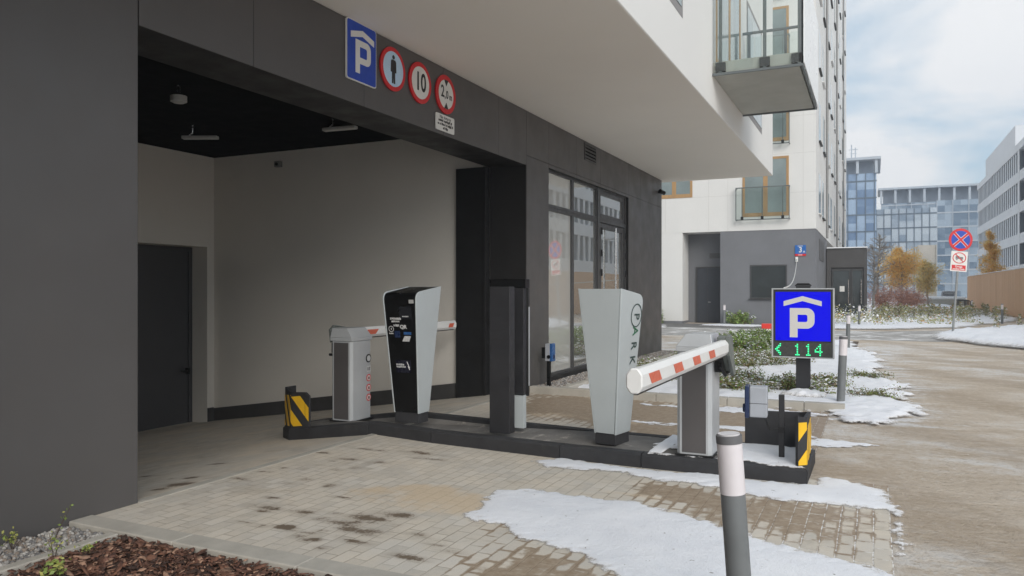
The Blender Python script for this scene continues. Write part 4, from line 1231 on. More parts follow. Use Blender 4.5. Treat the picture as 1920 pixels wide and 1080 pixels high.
# ================================================================== BARRIERS (arm points to local -Y, on the local +X side)
def barrier(label, loc, rz, arm_len, stripes, height=1.09, armz=0.93, big=True):
    t = thing('parking_barrier', label, 'barrier', loc, rz, 'barriers on the island')
    w, d = 0.155, 0.20
    hb = height - 0.16
    mb = MB().prism([(-w + 0.03, -d), (w - 0.03, -d), (w, -d + 0.03), (w, d - 0.03), (w - 0.03, d), (-w + 0.03, d), (-w, d - 0.03), (-w, -d + 0.03)], 'z', 0.012, hb)
    mb.build('housing', SILV, t, bev=0.003)
    for sg in (-1, 1):
        MB().box(-w + 0.05, w - 0.05, min(sg * d, sg * (d + 0.004)), max(sg * d, sg * (d + 0.004)), 0.03, hb - 0.015).build('front_panel', DPAN, t)
    mb = MB()
    lo = [(-w - 0.006, -d - 0.006, hb + 0.003), (w + 0.006, -d - 0.006, hb + 0.003), (w + 0.006, d + 0.006, hb + 0.003), (-w - 0.006, d + 0.006, hb + 0.003)]
    mid = [(x, y, hb + 0.045) for x, y, _ in lo]
    top = [(-w + 0.075, -d + 0.03, height), (w - 0.012, -d + 0.03, height), (w - 0.012, d - 0.01, height), (-w + 0.075, d - 0.01, height)]
    mb.loft(lo, mid, 0, True); mb.loft(mid, top, 0, True)
    mb.build('lid', SILV, t, bev=0.006)
    MB().box(-w - 0.012, w + 0.012, -d - 0.012, d + 0.012, 0.0, 0.012).build('foot', BLKM, t)
    # carrier
    mb = MB().tube([(w - 0.01, 0.04, armz - 0.08), (w + 0.05, 0.04, armz - 0.08)], 0.055, 16)
    P = [(-0.13, armz + 0.10), (0.0, armz + 0.115), (0.075, armz + 0.06), (0.24, armz - 0.25), (0.15, armz - 0.275), (-0.08, armz - 0.07)]
    if not big: P = [(-0.13, armz + 0.10), (0.0, armz + 0.115), (0.075, armz + 0.06), (0.05, armz - 0.10), (-0.08, armz - 0.09)]
    mb.prism(P, 'x', w + 0.105, w + 0.135)
    mb.prism([(p[0] * .9 - 0.01, armz + (p[1] - armz) * .9) for p in P], 'x', w + 0.03, w + 0.104)
    mb.build('arm_carrier', M('carrier_grey', (0.15, 0.165, 0.155), 0.45, 0.1, 6), t, bev=0.004)
    mb = MB().box(w + 0.008, w + 0.07, -0.10, 0.10, armz - 0.22, armz - 0.10).tube([(w + 0.05, -0.04, armz - 0.11), (w + 0.06, -0.13, armz - 0.17), (w + 0.08, 0.0, armz - 0.25), (w + 0.08, 0.12, armz - 0.24)], 0.018, 8)
    mb.build('hinge_cover', BLK, t, bev=0.012)
    # arm: octagonal hollow profile
    ax = w + 0.085
    hh, ww = 0.068, 0.044
    sec = [(-ww, -hh * 0.5), (-ww * 0.45, -hh), (ww * 0.45, -hh), (ww, -hh * 0.5), (ww, hh * 0.5), (ww * 0.45, hh), (-ww * 0.45, hh), (-ww, hh * 0.5)]
    A = [(ax + x, -0.10, armz + z) for x, z in sec]; B = [(ax + x, -arm_len, armz + z) for x, z in sec]
    arm = MB().loft(A, B).build('arm', ARMW, t, bev=0.006)
    def on_arm(name, mb, mat):
        o = mb.build(name, mat); o.parent = arm; return o
    on_arm('end_cap', MB().loft([(ax + x * 1.07, -arm_len - 0.012, armz + z * 1.05) for x, z in sec], [(ax + x * 1.07, -arm_len + 0.02, armz + z * 1.05) for x, z in sec]), ARMW).modifiers.new('bevel', 'BEVEL').width = 0.008
    on_arm('seal_strip', MB().box(ax - 0.012, ax + 0.012, -arm_len + 0.02, -0.12, armz - hh - 0.012, armz - hh), BLKM)
    for sg in (-1, 1):
        for (c, l_) in stripes:
            on_arm('reflective_stripe', MB().prism([(-c - l_ / 2 + min(l_, .25) * .14, armz - hh * 0.46), (-c + l_ / 2 + min(l_, .25) * .14, armz - hh * 0.46), (-c + l_ / 2 - min(l_, .25) * .14, armz + hh * 0.46), (-c - l_ / 2 - min(l_, .25) * .14, armz + hh * 0.46)], 'x', min(ax + sg * (ww + 0.0005), ax + sg * (ww + 0.0025)), max(ax + sg * (ww + 0.0005), ax + sg * (ww + 0.0025))), REDF)
    return t, arm


b2, _ = barrier('grey barrier in the snow with its short white and red arm pointing at the viewer', (-1.445, 6.99, 0.135), 0, 2.87, [(2.59, 0.23), (2.0, 0.23), (1.43, 0.23), (0.86, 0.22)], 1.08, 0.962)
b1, arm1 = barrier('grey barrier just inside the garage with its arm reaching behind the black ticket machine', (-5.77, 7.57, isl_z(-5.77) - 0.004), R(180), 2.92, [(2.77, 0.14), (0.50, 0.62)], 1.12, 1.03, False)
# stickers on the side that faces +X (local -X of the turned barrier)
mb = MB().tube([(-0.1555, -0.13, 0.74), (-0.160, -0.13, 0.74)], 0.052, 24); mb.build('lock_ring', BLK, b1, smooth=True)
MB().tube([(-0.160, -0.13, 0.74), (-0.163, -0.13, 0.74)], 0.036, 24).build('lock', WTXT, b1, smooth=True)
MB().box(-0.158, -0.1555, -0.175, -0.095, 0.575, 0.645).build('label_sticker', WTXT, b1)
MB().box(-0.1595, -0.158, -0.155, -0.145, 0.59, 0.63).box(-0.1595, -0.158, -0.125, -0.112, 0.59, 0.63).box(-0.1595, -0.158, -0.165, -0.145, 0.622, 0.632).build('sticker_print', SIGNK, b1)
for z in (0.50, 0.38, 0.26):
    MB().tube([(-0.1555, -0.135, z), (-0.158, -0.135, z)], 0.045, 24).build('warning_sticker', SIGNR, b1)
    MB().tube([(-0.1581, -0.135, z), (-0.1595, -0.135, z)], 0.032, 24).build('sticker_face', SIGNW, b1)
    MB().box(-0.1608, -0.1596, -0.15, -0.12, z - 0.018, z + 0.014).build('sticker_symbol', M('sticker_dark', (0.2, 0.03, 0.03), 0.5, 0.1, 5), b1)

# ================================================================== DARK POSTS ON THE ISLAND
s = thing('camera_post', 'plain dark square column in the middle of the island', 'column', (-3.50, 7.12, 0.126))
MB().box(-0.118, 0.118, -0.06, 0.06, 0.0, 1.51).build('column_body', POSTM, s, bev=0.006)
MB().box(-0.112, 0.112, -0.055, 0.055, 1.511, 1.518).build('top_cap', BLKM, s)
s = thing('camera_post', 'wider dark column with a pale lower panel close behind the plain column', 'column', (-3.58, 7.46, 0.126))
MB().box(-0.20, 0.20, -0.06, 0.02, 0.36, 1.50).build('column_body', POSTM, s, bev=0.005)
MB().box(-0.215, 0.215, 0.021, 0.06, 0.34, 1.50).build('rear_cover', BLKM, s, bev=0.005)
MB().box(-0.19, 0.195, -0.045, 0.018, 0.0, 0.355).build('base_panel', LGREY, s, bev=0.004)
MB().box(0.2155, 0.221, 0.03, 0.05, 0.45, 1.3).build('trim', SILV, s)
MB().box(-0.215, 0.215, -0.05, 0.06, 1.501, 1.60).build('top_box', BLK, s, bev=0.004)

# photocells
def photocell(label, loc, rz, boxm, facem, ph, bx=-0.2):
    t = thing('photocell_post', label, 'sensor post', loc, rz, 'photocell posts beside the lane')
    MB().box(-0.024, 0.024, -0.024, 0.024, 0, ph).build('post', POSTM, t, bev=0.004)
    z = ph - 0.08
    MB().tube([(-0.02, -0.02, ph - 0.30), (-0.10, -0.03, ph - 0.31), (bx + 0.07, -0.02, z - 0.13)], 0.012, 8).box(-0.028, 0.028, -0.028, 0.028, ph - 0.33, ph - 0.28).build('bracket', BLKM, t)
    MB().box(bx - 0.065, bx + 0.085, -0.085, 0.055, z - 0.12, z + 0.15).build('housing', boxm, t, bev=0.012)
    MB().box(bx - 0.105, bx - 0.066, -0.085, 0.055, z - 0.13, z + 0.155).tube([(bx - 0.125, -0.015, z - 0.05), (bx - 0.104, -0.015, z - 0.05)], 0.04, 16).build('sensor_head', facem, t, bev=0.01)
    MB().box(bx - 0.064, bx + 0.084, -0.0862, -0.0852, z + 0.0, z + 0.004).build('seam', BLKM, t)
    return t


photocell('grey and navy sensor box on a dark stub post in the island snow', (-0.735, 7.04, 0.13), R(4), M('cool_grey_plastic', (0.36, 0.38, 0.42), 0.45, 0.05, 4), NAVY, 0.56)
s = thing('photocell_post', 'blue sensor box on a thin black post beside the shop windows', 'sensor post', (-4.78, 11.45, 0.0))
MB().box(-0.028, 0.028, -0.028, 0.028, 0, 0.52).build('post', BLK, s, bev=0.003)
MB().box(-0.11, -0.045, -0.05, 0.03, 0.50, 0.68).build('bracket', BLK, s, bev=0.004)
MB().box(-0.045, 0.035, -0.06, 0.07, 0.46, 0.74).build('housing', M('cool_grey_plastic', (0.36, 0.38, 0.42)), s, bev=0.008)
MB().box(0.036, 0.085, -0.06, 0.07, 0.455, 0.745).build('sensor_head', NAVYB, s, bev=0.008)
MB().tube([(0.084, 0.0, 0.53), (0.094, 0.0, 0.53)], 0.035, 16).build('lens', NAVY, s, smooth=True)
MB().tube([(0.02, -0.062, 0.53), (0.02, -0.07, 0.53)], 0.03, 16).build('button', BLK, s, smooth=True)

# ================================================================== PARKING COUNTER SIGN
s = thing('parking_counter_sign', 'large square blue P sign with green free spaces counter on a dark post', 'parking sign', (-0.955, 12.05, 0.0))
MB().box(-0.10, 0.10, -0.03, 0.05, 0.0, 1.70 - 0.02).build('post', POSTM, s, bev=0.005)
MB().box(-0.10, 0.10, -0.02, 0.04, 1.681, 1.69).tube([(-0.11, 0.0, 1.67), (-0.08, 0, 1.70), (0.08, 0, 1.70), (0.11, 0, 1.67)], 0.012, 8).build('lifting_lug', BLKM, s)
w_ = 0.425; zb_, zt_ = 0.615, 1.632
MB().box(-w_, w_, -0.13, -0.031, zb_, zt_).build('cabinet', POSTM, s, bev=0.004)
mb = MB().box(-w_ - 0.006, -w_ + 0.016, -0.138, -0.03, zb_ - 0.004, zt_ + 0.004).box(w_ - 0.016, w_ + 0.006, -0.138, -0.03, zb_ - 0.004, zt_ + 0.004)
mb.box(-w_ + 0.016, w_ - 0.016, -0.138, -0.03, zt_ - 0.014, zt_ + 0.004).box(-w_ + 0.016, w_ - 0.016, -0.138, -0.03, zb_ - 0.004, zb_ + 0.014)
mb.build('frame', STEEL if False else SILV, s, bev=0.003)
MB().box(-w_ + 0.05, w_ - 0.045, -0.1335, -0.1302, 0.865, zt_ - 0.05).build('blue_field', PBLUE, s)
mb = MB(); p_glyph(mb, -0.175, 0.165, 0.915, 1.345, 0.108, -0.1375); chevron(mb, 0.0, 1.445, 0.262, 0.075, 0.072, -0.1375)
mb.build('symbol', PWHITE, s)
MB().box(-w_ + 0.02, w_ - 0.02, -0.1335, -0.1302, zb_ + 0.016, 0.845).build('counter_board', LEDB, s)
FONT = {'1': ["00100", "01100", "00100", "00100", "00100", "00100", "01110"], '4': ["00010", "00110", "01010", "10010", "11111", "00010", "00010"], '<': ["00010", "00110", "01100", "11000", "01100", "00110", "00010"]}
mb = MB()
pz, px = 0.0255, 0.0215
for ch, x0_ in (('<', -0.385), ('1', -0.125), ('1', 0.025), ('4', 0.165)):
    for r_, row in enumerate(FONT[ch]):
        for c_, bit in enumerate(row):
            if bit == '1':
                x = x0_ + c_ * px + 0.012; z = 0.812 - r_ * pz
                mb.box(x - 0.009, x + 0.009, -0.1365, -0.1336, z - 0.0075, z + 0.0075)
mb.build('counter_digits', LEDG, s)
snow('snow', [[(-1.25, 11.75), (-0.65, 11.75), (-0.62, 12.2), (-1.3, 12.2)]], (-1.6, -0.3), (11.5, 12.4), 0.03, 0.16, 0.14, 0.03, 0.10, 3.0, 91)

# ================================================================== BOLLARDS
def make_bollard():
    t = thing('bollard', '', 'bollard', (0, 0, 0), 0, 'grey bollards with white bands')
    r_ = 0.054
    MB().cyl((0, 0), r_, -0.1, 0.70, 28).build('post', BOLL, t, smooth=True)
    MB().cyl((0, 0), r_ + 0.0012, 0.70, 0.925, 28).build('reflective_band', BOLW, t, smooth=True)
    MB().cyl((0, 0), r_ + 0.003, 0.925, 0.96, 28).build('cap', BOLC, t, smooth=True)
    MB().cyl((0, 0), r_ * 0.88, 0.9605, 0.967, 24).build('cap_disc', M('cap_frost', (0.62, 0.60, 0.61), 0.6, 0.1, 20), t, smooth=True)
    return t
bol = make_bollard()
def lean_e(ax, ang): return Quaternion(Vector(ax), ang).to_euler()
bol['label'] = 'leaning grey and white bollard closest to the viewer in the snow'
bol.location = (-0.527, 3.515, 0); bol.rotation_euler = lean_e((-0.43, 0.9, 0), R(-4.0))
for lab, (x, y), e in [('bollard leaning right just beside the blue counter sign', (-0.43, 11.57), lean_e((-0.43, 0.9, 0), R(2.6))),
                       ('slim bollard behind the counter sign at the edge of the road', (-0.66, 22.7), lean_e((-0.43, 0.9, 0), R(0.8))),
                       ('bollard in front of the glazed dark entrance pavilion', (-0.62, 36.6), lean_e((-0.4, 0.9, 0), R(1))),
                       ('small bollard by the grey wall near the recessed door', (-6.3, 36.2), (0, 0, 0)),
                       ('farthest bollard at the left end of the wooden hoarding', (5.8, 58.5), (0, 0, 0)),
                       ('bollard in front of the middle of the wooden hoarding', (5.57, 43.5), (0, 0, 0))]:
    dup(bol, (x, y, 0), None, lab, None, e)

# ================================================================== FAR WHITE BUILDING
Y2 = 37.1
XC = -2.40
WB = thing('apartment_building', 'tall white apartment block with grey ground floor and oak window frames behind the shrub bed', 'building', (-6, Y2 + 6, 0))
q2 = WB.location
def bpart(name, mb, mats, parent=None, **k):
    mb.v = [(a - q2.x, b_ - q2.y, c - q2.z) for a, b_, c in mb.v]
    o = mb.build(name, mats, **k); o.parent = parent or WB
    return o
bpart('upper_storeys', MB().box(-22, XC, Y2, 78, 4.42, 32), WHITE)
mb = MB()
for z in (6.1, 7.9, 9.6, 11.4, 13.1, 15.0): mb.box(-22, XC - 0.02, Y2 - 0.003, Y2 + 0.01, z, z + 0.012)
for x in (-9.3, -7.2, -6.3, -2.95): mb.box(x, x + 0.012, Y2 - 0.0035, Y2 + 0.01, 4.45, 20)
bpart('panel_joint', mb, M('joint_grey', (0.55, 0.54, 0.52), 0.9, 0.03, 3))
bpart('ground_floor', MB().box(-6.65, XC - 0.02, Y2 + 0.02, 46, -0.2, 4.42).box(-8.45, -6.65, Y2 + 1.3, 46, -0.2, 4.42), GREYR)
bpart('column', MB().box(-9.6, -8.45, Y2 + 0.01, 46, 0.12, 4.42), WHITE)
bpart('wing', MB().box(-22, -9.6, Y2 + 3, 46, -0.2, 4.42), WHITE)
bpart('plinth', MB().box(-9.61, -8.44, Y2, 46.01, -0.2, 0.12), GREYR)
d_ = bpart('door', MB().box(-8.0, -6.68, Y2 + 1.24, Y2 + 1.3, 0.0, 2.72), M('navy_grey_door', (0.045, 0.05, 0.062), 0.4, 0.06, 2), bev=0.01)
bpart('door_frame', MB().box(-8.06, -8.0, Y2 + 1.22, Y2 + 1.3, 0, 2.78).box(-6.68, -6.655, Y2 + 1.22, Y2 + 1.3, 0, 2.78).box(-8.0, -6.68, Y2 + 1.22, Y2 + 1.3, 2.72, 2.78).box(-7.50, -7.48, Y2 + 1.232, Y2 + 1.24, 0, 2.7), ALUD, d_)
bpart('handle', MB().box(-7.44, -7.32, Y2 + 1.17, Y2 + 1.2, 1.02, 1.05).box(-7.44, -7.41, Y2 + 1.19, Y2 + 1.24, 1.02, 1.05), STEEL, d_)
bpart('vent_grille', MB().box(-7.4, -6.75, Y2 + 1.285, Y2 + 1.3, 3.2, 3.45), M('vent_grey', (0.10, 0.10, 0.105), 0.6, 0.05, 5))
wn_ = bpart('window', MB().box(-5.28, -3.64, Y2 - 0.005, Y2 + 0.02, 1.22, 1.28).box(-5.28, -5.22, Y2 - 0.005, Y2 + 0.02, 1.28, 2.80).box(-3.70, -3.64, Y2 - 0.005, Y2 + 0.02, 1.28, 2.80).box(-5.22, -3.7, Y2 - 0.005, Y2 + 0.02, 2.74, 2.80), ALUD, bev=0.004)
bpart('pane', MB().box(-5.22, -3.70, Y2 + 0.006, Y2 + 0.018, 1.28, 2.74), GLWD, wn_)
bpart('sill', MB().box(-5.34, -3.58, Y2 - 0.09, Y2 + 0.02, 1.19, 1.22), ALUD, wn_)
bpart('side_louvre', MB().box(XC - 0.019, XC + 0.005, 39.5, 43.2, 3.1, 4.1), M('vent_grey', (0.10, 0.10, 0.105)))

def oak_window(x0, x1, z0, z1, mid=True, y=Y2):
    fr = 0.11
    mb = MB().box(x0, x0 + fr, y - 0.02, y + 0.03, z0, z1).box(x1 - fr, x1, y - 0.02, y + 0.03, z0, z1).box(x0 + fr, x1 - fr, y - 0.02, y + 0.03, z0, z0 + fr * 1.6).box(x0 + fr, x1 - fr, y - 0.02, y + 0.03, z1 - fr, z1)
    if mid: mb.box((x0 + x1) / 2 - 0.1, (x0 + x1) / 2 + 0.1, y - 0.021, y + 0.03, z0 + fr, z1 - fr)
    w = bpart('window', mb, WOOD)
    bpart('pane', MB().box(x0 + fr, x1 - fr, y - 0.008, y + 0.02, z0 + fr, z1 - fr), GLW, w)
    return w


def juliet(x0, x1, z0, z1, y=Y2):
    mb = MB()
    yo = y - 0.28
    mb.box(x0, x1, yo - 0.02, yo + 0.02, z1 - 0.045, z1).box(x0, x1, yo - 0.02, yo + 0.02, z0, z0 + 0.045)
    for x in (x0, x0 + 0.28, (x0 + x1) / 2 - 0.02, x1 - 0.32, x1 - 0.04): mb.box(x, x + 0.04, yo - 0.018, yo + 0.018, z0 + 0.045, z1 - 0.045)
    for x in (x0, x1 - 0.04):
        mb.box(x, x + 0.04, yo + 0.02, y + 0.005, z1 - 0.04, z1 - 0.005).box(x, x + 0.04, yo + 0.02, y + 0.005, z0 + 0.005, z0 + 0.04)
    r_ = bpart('balcony_railing', mb, M('balcony_steel', (0.12, 0.135, 0.14)))
    bpart('glass_screen', MB().box(x0 + 0.02, x1 - 0.02, yo - 0.03, yo - 0.021, z0 + 0.04, z1 - 0.04), GLZC, r_)
    bpart('bracket', MB().box(x0 + 0.24, x0 + 0.36, yo - 0.035, yo + 0.03, z0 + 0.02, z0 + 0.17).box((x0 + x1) / 2 - 0.06, (x0 + x1) / 2 + 0.06, yo - 0.035, yo + 0.03, z0 + 0.02, z0 + 0.17).box(x1 - 0.36, x1 - 0.24, yo - 0.035, yo + 0.03, z0 + 0.02, z0 + 0.17), BLKM, r_)


oak_window(-9.75, -7.97, 6.12, 8.1)
for k in range(6):
    z = 5.06 + k * 3.45
    oak_window(-5.62, -3.56, z, z + 2.75)
    juliet(-5.9, -3.5, z - 0.18, z + 1.36)
for k in range(1, 5): oak_window(-9.75, -7.97, 6.12 + k * 3.45, 8.1 + k * 3.45)
# side facade: thin frames, dark sills and short railings seen end-on
for k in range(8):
    z = 5.3 + k * 3.45
    for j, y in enumerate((39.0, 41.6, 46.5, 49.6, 54.0, 58.2, 62.5, 67.5, 72.5)):
        y_ = y + (0.7 if k % 2 and j % 2 else 0)
        w = bpart('window', MB().box(XC - 0.02, XC + 0.006, y_, y_ + 1.5, z, z + 1.9), GLW)
        bpart('sill', MB().box(XC - 0.02, XC + 0.10, y_ - 0.03, y_ + 1.53, z - 0.06, z - 0.015), BLKM if (j + k) % 3 else WHITE, w)
for y in (44.9, 57, 69): bpart('downpipe', MB().tube([(XC + 0.07, y, 4.45), (XC + 0.07, y, 31)], 0.06, 8), M('pipe_grey', (0.25, 0.25, 0.25), 0.5, 0.05, 4))
# entrance pavilion
PV = thing('entrance_pavilion', 'low charcoal flat roofed entrance box with glass doors attached beside the white block', 'pavilion', (-1.4, 47, 0))
def pvp(name, mb, mat, parent=None, **k):
    mb.v = [(a + 1.4, b_ - 47, c) for a, b_, c in mb.v]
    o = mb.build(name, mat, **k); o.parent = parent or PV
    return o
pvp('wall', MB().box(-2.38, -0.40, 45.3, 50, -0.2, 3.9).box(-2.38, -2.15, 45.1, 45.3, -0.1, 2.85).box(-0.52, -0.40, 45.1, 45.3, -0.1, 2.85).box(-2.38, -0.40, 45.1, 45.3, 2.85, 3.9), M('pavilion_charcoal', (0.075, 0.072, 0.072), 0.6, 0.06, 1.5))
pvp('roof', MB().box(-2.38, -0.33, 45.0, 50.05, 3.9, 3.96), SNOWM, bev=0.02)
for x0, x1 in ((-2.12, -1.17), (-1.15, -0.54)):
    d_ = pvp('door', MB().box(x0, x0 + 0.07, 45.16, 45.24, 0, 2.8).box(x1 - 0.07, x1, 45.16, 45.24, 0, 2.8).box(x0 + 0.07, x1 - 0.07, 45.16, 45.24, 2.68, 2.8).box(x0 + 0.07, x1 - 0.07, 45.16, 45.24, 0, 0.15), ALUD)
    pvp('pane', MB().box(x0 + 0.07, x1 - 0.07, 45.19, 45.2, 0.15, 2.68), GLWD, d_)
    pvp('handle', MB().tube([(x1 - 0.12, 45.1, 0.9), (x1 - 0.12, 45.1, 2.2)], 0.025, 8), STEEL, d_)
pvp('notice', MB().box(-1.72, -1.48, 45.18, 45.185, 1.55, 1.85), SIGNW)

# house number, power box and cable on the grey wall
s = thing('house_number_sign', 'small blue house number plate with a red strip on the grey wall', 'sign', (-3.06, Y2 + 0.018, 3.42))
MB().box(-0.235, 0.235, -0.03, 0, -0.14, 0.26).build('plate', M('plate_blue', (0.02, 0.13, 0.42), 0.4, 0.04, 4), s, bev=0.004)
MB().box(-0.235, 0.235, -0.031, 0, -0.235, -0.142).build('red_strip', SIGNR, s)
lettering('number', '3', 0.34, SIGNW, s, (0.0, -0.036, 0.035), bold=0.006, xs=0.95)
lettering('number', 'A', 0.12, SIGNW, s, (0.155, -0.036, -0.045), bold=0.003)
MB().box(-0.12, 0.1, -0.0335, -0.0305, 0.205, 0.228).build('small_print', SIGNW, s); MB().box(-0.1, 0.08, -0.0345, -0.0312, -0.2, -0.175).build('small_print', SIGNW, s)
s = thing('junction_box', 'small white socket box on the grey wall just below the house number', 'junction box', (-3.22, Y2 + 0.018, 3.02))
MB().box(-0.055, 0.055, -0.07, 0, -0.10, 0.12).build('housing', M('box_white', (0.8, 0.79, 0.75), 0.5, 0.03, 4), s, bev=0.01)
MB().box(-0.03, 0.03, -0.09, -0.0705, -0.06, 0.03).build('socket', LGREY, s, bev=0.005)
cp = []
A_, B_ = Vector((-3.22, Y2 - 0.05, 2.93)), Vector((-1.22, 12.03, 1.64))
for k in range(25):
    t = k / 24; p_ = A_.lerp(B_, t); p_.z -= 0.55 * 4 * t * (1 - t) * (0.75) * (1 - 0.35 * t); cp.append(p_)
tag(MB().tube(cp, 0.012, 6).build('power_cable', M('cable_white', (0.62, 0.62, 0.60), 0.5, 0.05, 4), smooth=True), 'thin pale cable hanging from the wall box down to the counter sign', 'cable')
# red and white road barrier block
s = thing('road_barrier', 'red and white plastic road barrier standing behind the counter sign', 'road barrier', (-3.10, 27.6, 0.0), R(8)); s.scale = (1, 1, 0.68)
MB().prism([(-0.55, 0), (0.55, 0), (0.55, 0.18), (0.42, 0.32), (0.42, 0.42), (-0.42, 0.42), (-0.42, 0.32), (-0.55, 0.18)], 'y', -0.2, 0.2).build('body', SIGNW, s, bev=0.03)
MB().box(-0.44, 0.44, -0.16, 0.16, 0.42, 0.68).build('top_block', M('barrier_red', (0.70, 0.04, 0.03), 0.45, 0.05, 4), s, bev=0.03)
MB().box(-0.25, 0.25, -0.215, -0.19, 0.3, 0.34).build('handle_slot', BLKM, s)

# ================================================================== NO STOPPING SIGN
s = thing('no_stopping_sign', 'tall leaning pole with round no stopping sign and fire road plate in the snow mound', 'road sign', (2.55, 31.8, 0.0))
s.rotation_euler = lean_e((-0.43, 0.9, 0), R(4.4))
MB().cyl((0, 0), 0.04, 0, 3.85, 14).build('pole', M('galvanised_pole', (0.30, 0.31, 0.31), 0.45, 0.1, 6, metal=0.3), s, smooth=True)
h_ = thing('sign_head', '', '', (0, 0, 3.47)); 
del h_['label']; del h_['category']
bpy.data.objects.remove(h_)
ry = R(20)
def head(mb, name, mat):
    c_, s_ = math.cos(ry), math.sin(ry)
    mb.v = [(x * c_ - y * s_, x * s_ + y * c_, z) for x, y, z in mb.v]
    return mb.build(name, mat, s)
zc = 3.45
head(MB().disc(0, zc, 0.41, -0.06, 0.016, 48), 'rim', SIGNR)
head(MB().disc(0, zc, 0.325, -0.063, 0.0025, 48), 'blue_field', SIGNB)
mb = MB(); mb2 = MB()
for a in (45, -45):
    c_, s_ = math.cos(R(a)), math.sin(R(a))
    def bar(L_, w__, y0, y1, m__):
        P = [(-L_, -w__), (L_, -w__), (L_, w__), (-L_, w__)]
        m__.prism([(p[0] * c_ - p[1] * s_, zc + p[0] * s_ + p[1] * c_) for p in P], 'y', y0, y1)
    bar(0.325, 0.05, -0.0645 - 0.0003 * (a > 0), -0.0632, mb2); bar(0.33, 0.036, -0.0668 - 0.0003 * (a > 0), -0.0655, mb)
head(mb2, 'cross_edge', SIGNW); head(mb, 'cross', SIGNR)
head(MB().prism([(-0.285, 2.30), (0.285, 2.30), (0.285, 3.03), (-0.285, 3.03)], 'y', -0.06, -0.045), 'lower_plate', SIGNW)
mb = MB()
for k in range(32):
    a, b_ = 2 * math.pi * k / 32, 2 * math.pi * (k + 1) / 32
    mb.prism([(0.235 * math.cos(a), 2.79 + 0.2 * math.sin(a)), (0.235 * math.cos(b_), 2.79 + 0.2 * math.sin(b_)), (0.205 * math.cos(b_), 2.79 + 0.172 * math.sin(b_)), (0.205 * math.cos(a), 2.79 + 0.172 * math.sin(a))], 'y', -0.063, -0.0605)
mb.prism([(-0.16, 2.92), (-0.135, 2.94), (0.16, 2.66), (0.135, 2.64)], 'y', -0.0655, -0.0632)
head(mb, 'ban_ring', SIGNR)
head(MB().box(-0.13, 0.0, -0.0628, -0.0605, 2.75, 2.86).box(0.01, 0.13, -0.0628, -0.0605, 2.74, 2.83).box(-0.11, -0.06, -0.0628, -0.0605, 2.71, 2.74).box(0.05, 0.1, -0.0628, -0.0605, 2.70, 2.735), 'truck_pictogram', M('picto_grey', (0.2, 0.2, 0.2), 0.5, 0.05, 4))
head(MB().box(-0.24, 0.24, -0.0632, -0.0605, 2.34, 2.53), 'red_label', SIGNR)
for txt, z_, sz_ in (('Droga', 2.475, 0.10), ('pożarowa', 2.39, 0.10)):
    o = lettering('lettering', txt, sz_, SIGNW, s, (0.0635 * math.sin(ry), -0.0645 * math.cos(ry), z_), bold=0.002); o.rotation_euler = (0, 0, ry)

# ================================================================== WOODEN HOARDING
def plank_material():
    m, n_, l, b_ = nodes_of('hoarding_planks')
    v = coords(n_, l)
    t = n_.new('ShaderNodeTexNoise'); t.inputs['Scale'].default_value = 1.0
    mp = coords(n_, l, (1, 7.5, 0.05)); l.new(mp, t.inputs['Vector']); t.inputs['Detail'].default_value = 1
    f1 = noise(n_, l, coords(n_, l, (1, 30, 0.8)), 1.0, 5, 0.6)
    c = mixc(n_, l, ramp(n_, l, t.outputs['Fac'], 0.3, 0.7), (0.60, 0.37, 0.215), (0.72, 0.48, 0.30))
    c = mixc(n_, l, math_(n_, l, 'MULTIPLY', f1, 0.4), c, (0.55, 0.33, 0.19))
    l.new(c, b_.inputs['Base Color']); b_.inputs['Roughness'].default_value = 0.75
    bump(n_, l, b_, f1, 0.3, 0.01)
    return m
FENCEW = plank_material()
s = thing('wooden_fence', 'long tall orange brown plank hoarding along the right side of the road', 'fence', (7.6, 50, 0))
mb = MB(); y = 8.0
rr = random.Random(4)
while y < 80:
    w_ = 0.16; o_ = rr.uniform(-0.006, 0.006)
    mb.box(-0.015 + o_, 0.015 + o_, y - 50 + 0.003, y - 50 + w_ - 0.003, 0.05 + rr.uniform(0, .03), 2.86 + rr.uniform(-0.02, 0.02)); y += w_
mb.build('plank_panel', FENCEW, s)
mb = MB()
for k in range(30): mb.box(0.02, 0.14, 8 - 50 + k * 2.48, 8 - 50 + k * 2.48 + 0.12, 0, 2.8)
for z in (0.5, 1.6, 2.6): mb.box(0.02, 0.07, 8.13 - 50, 30, z, z + 0.1)
mb.build('frame', WOOD, s)
MB().box(-0.05, 0.05, 8 - 50, 30, 2.885, 2.93).build('snow_cap', SNOWM, s, bev=0.02)

# ================================================================== DISTANT BUILDINGS
OFF = M('office_white', (0.70, 0.725, 0.76), 0.75, 0.04, 0.4); OFFG = M('office_glass', (0.13, 0.18, 0.23), 0.12, 0.25, 0.3, spec=0.8)
s = thing('office_building', 'long pale office building with ribbed storeys behind the wooden hoarding', 'building', (14, 80, 0))
def op(name, mb, mat, **k):
    mb.v = [(a - 14, b_ - 80, c) for a, b_, c in mb.v]
    o = mb.build(name, mat, **k); o.parent = s
    return o
YA, YB = 34, 134
op('core', MB().box(15.2, 34, YA, YB, -0.1, 17.0), M('office_core_grey', (0.30, 0.33, 0.38), 0.8, 0.05, 0.5))  # blue-grey inner block behind spandrels and glass
for k in range(5):
    z = 0.4 + k * 3.35
    op('spandrel', MB().box(14.0, 15.25, YA, YB, z - 0.45 if k else -0.1, z + 0.62 if k else 1.0), OFF)
    op('window_band', MB().box(14.75, 14.85, YA, YB, z + 0.62, z + 2.9), OFFG)
op('parapet', MB().box(13.95, 15.3, YA, YB, 16.7, 17.5), OFF)
mb = MB(); mbb = MB()
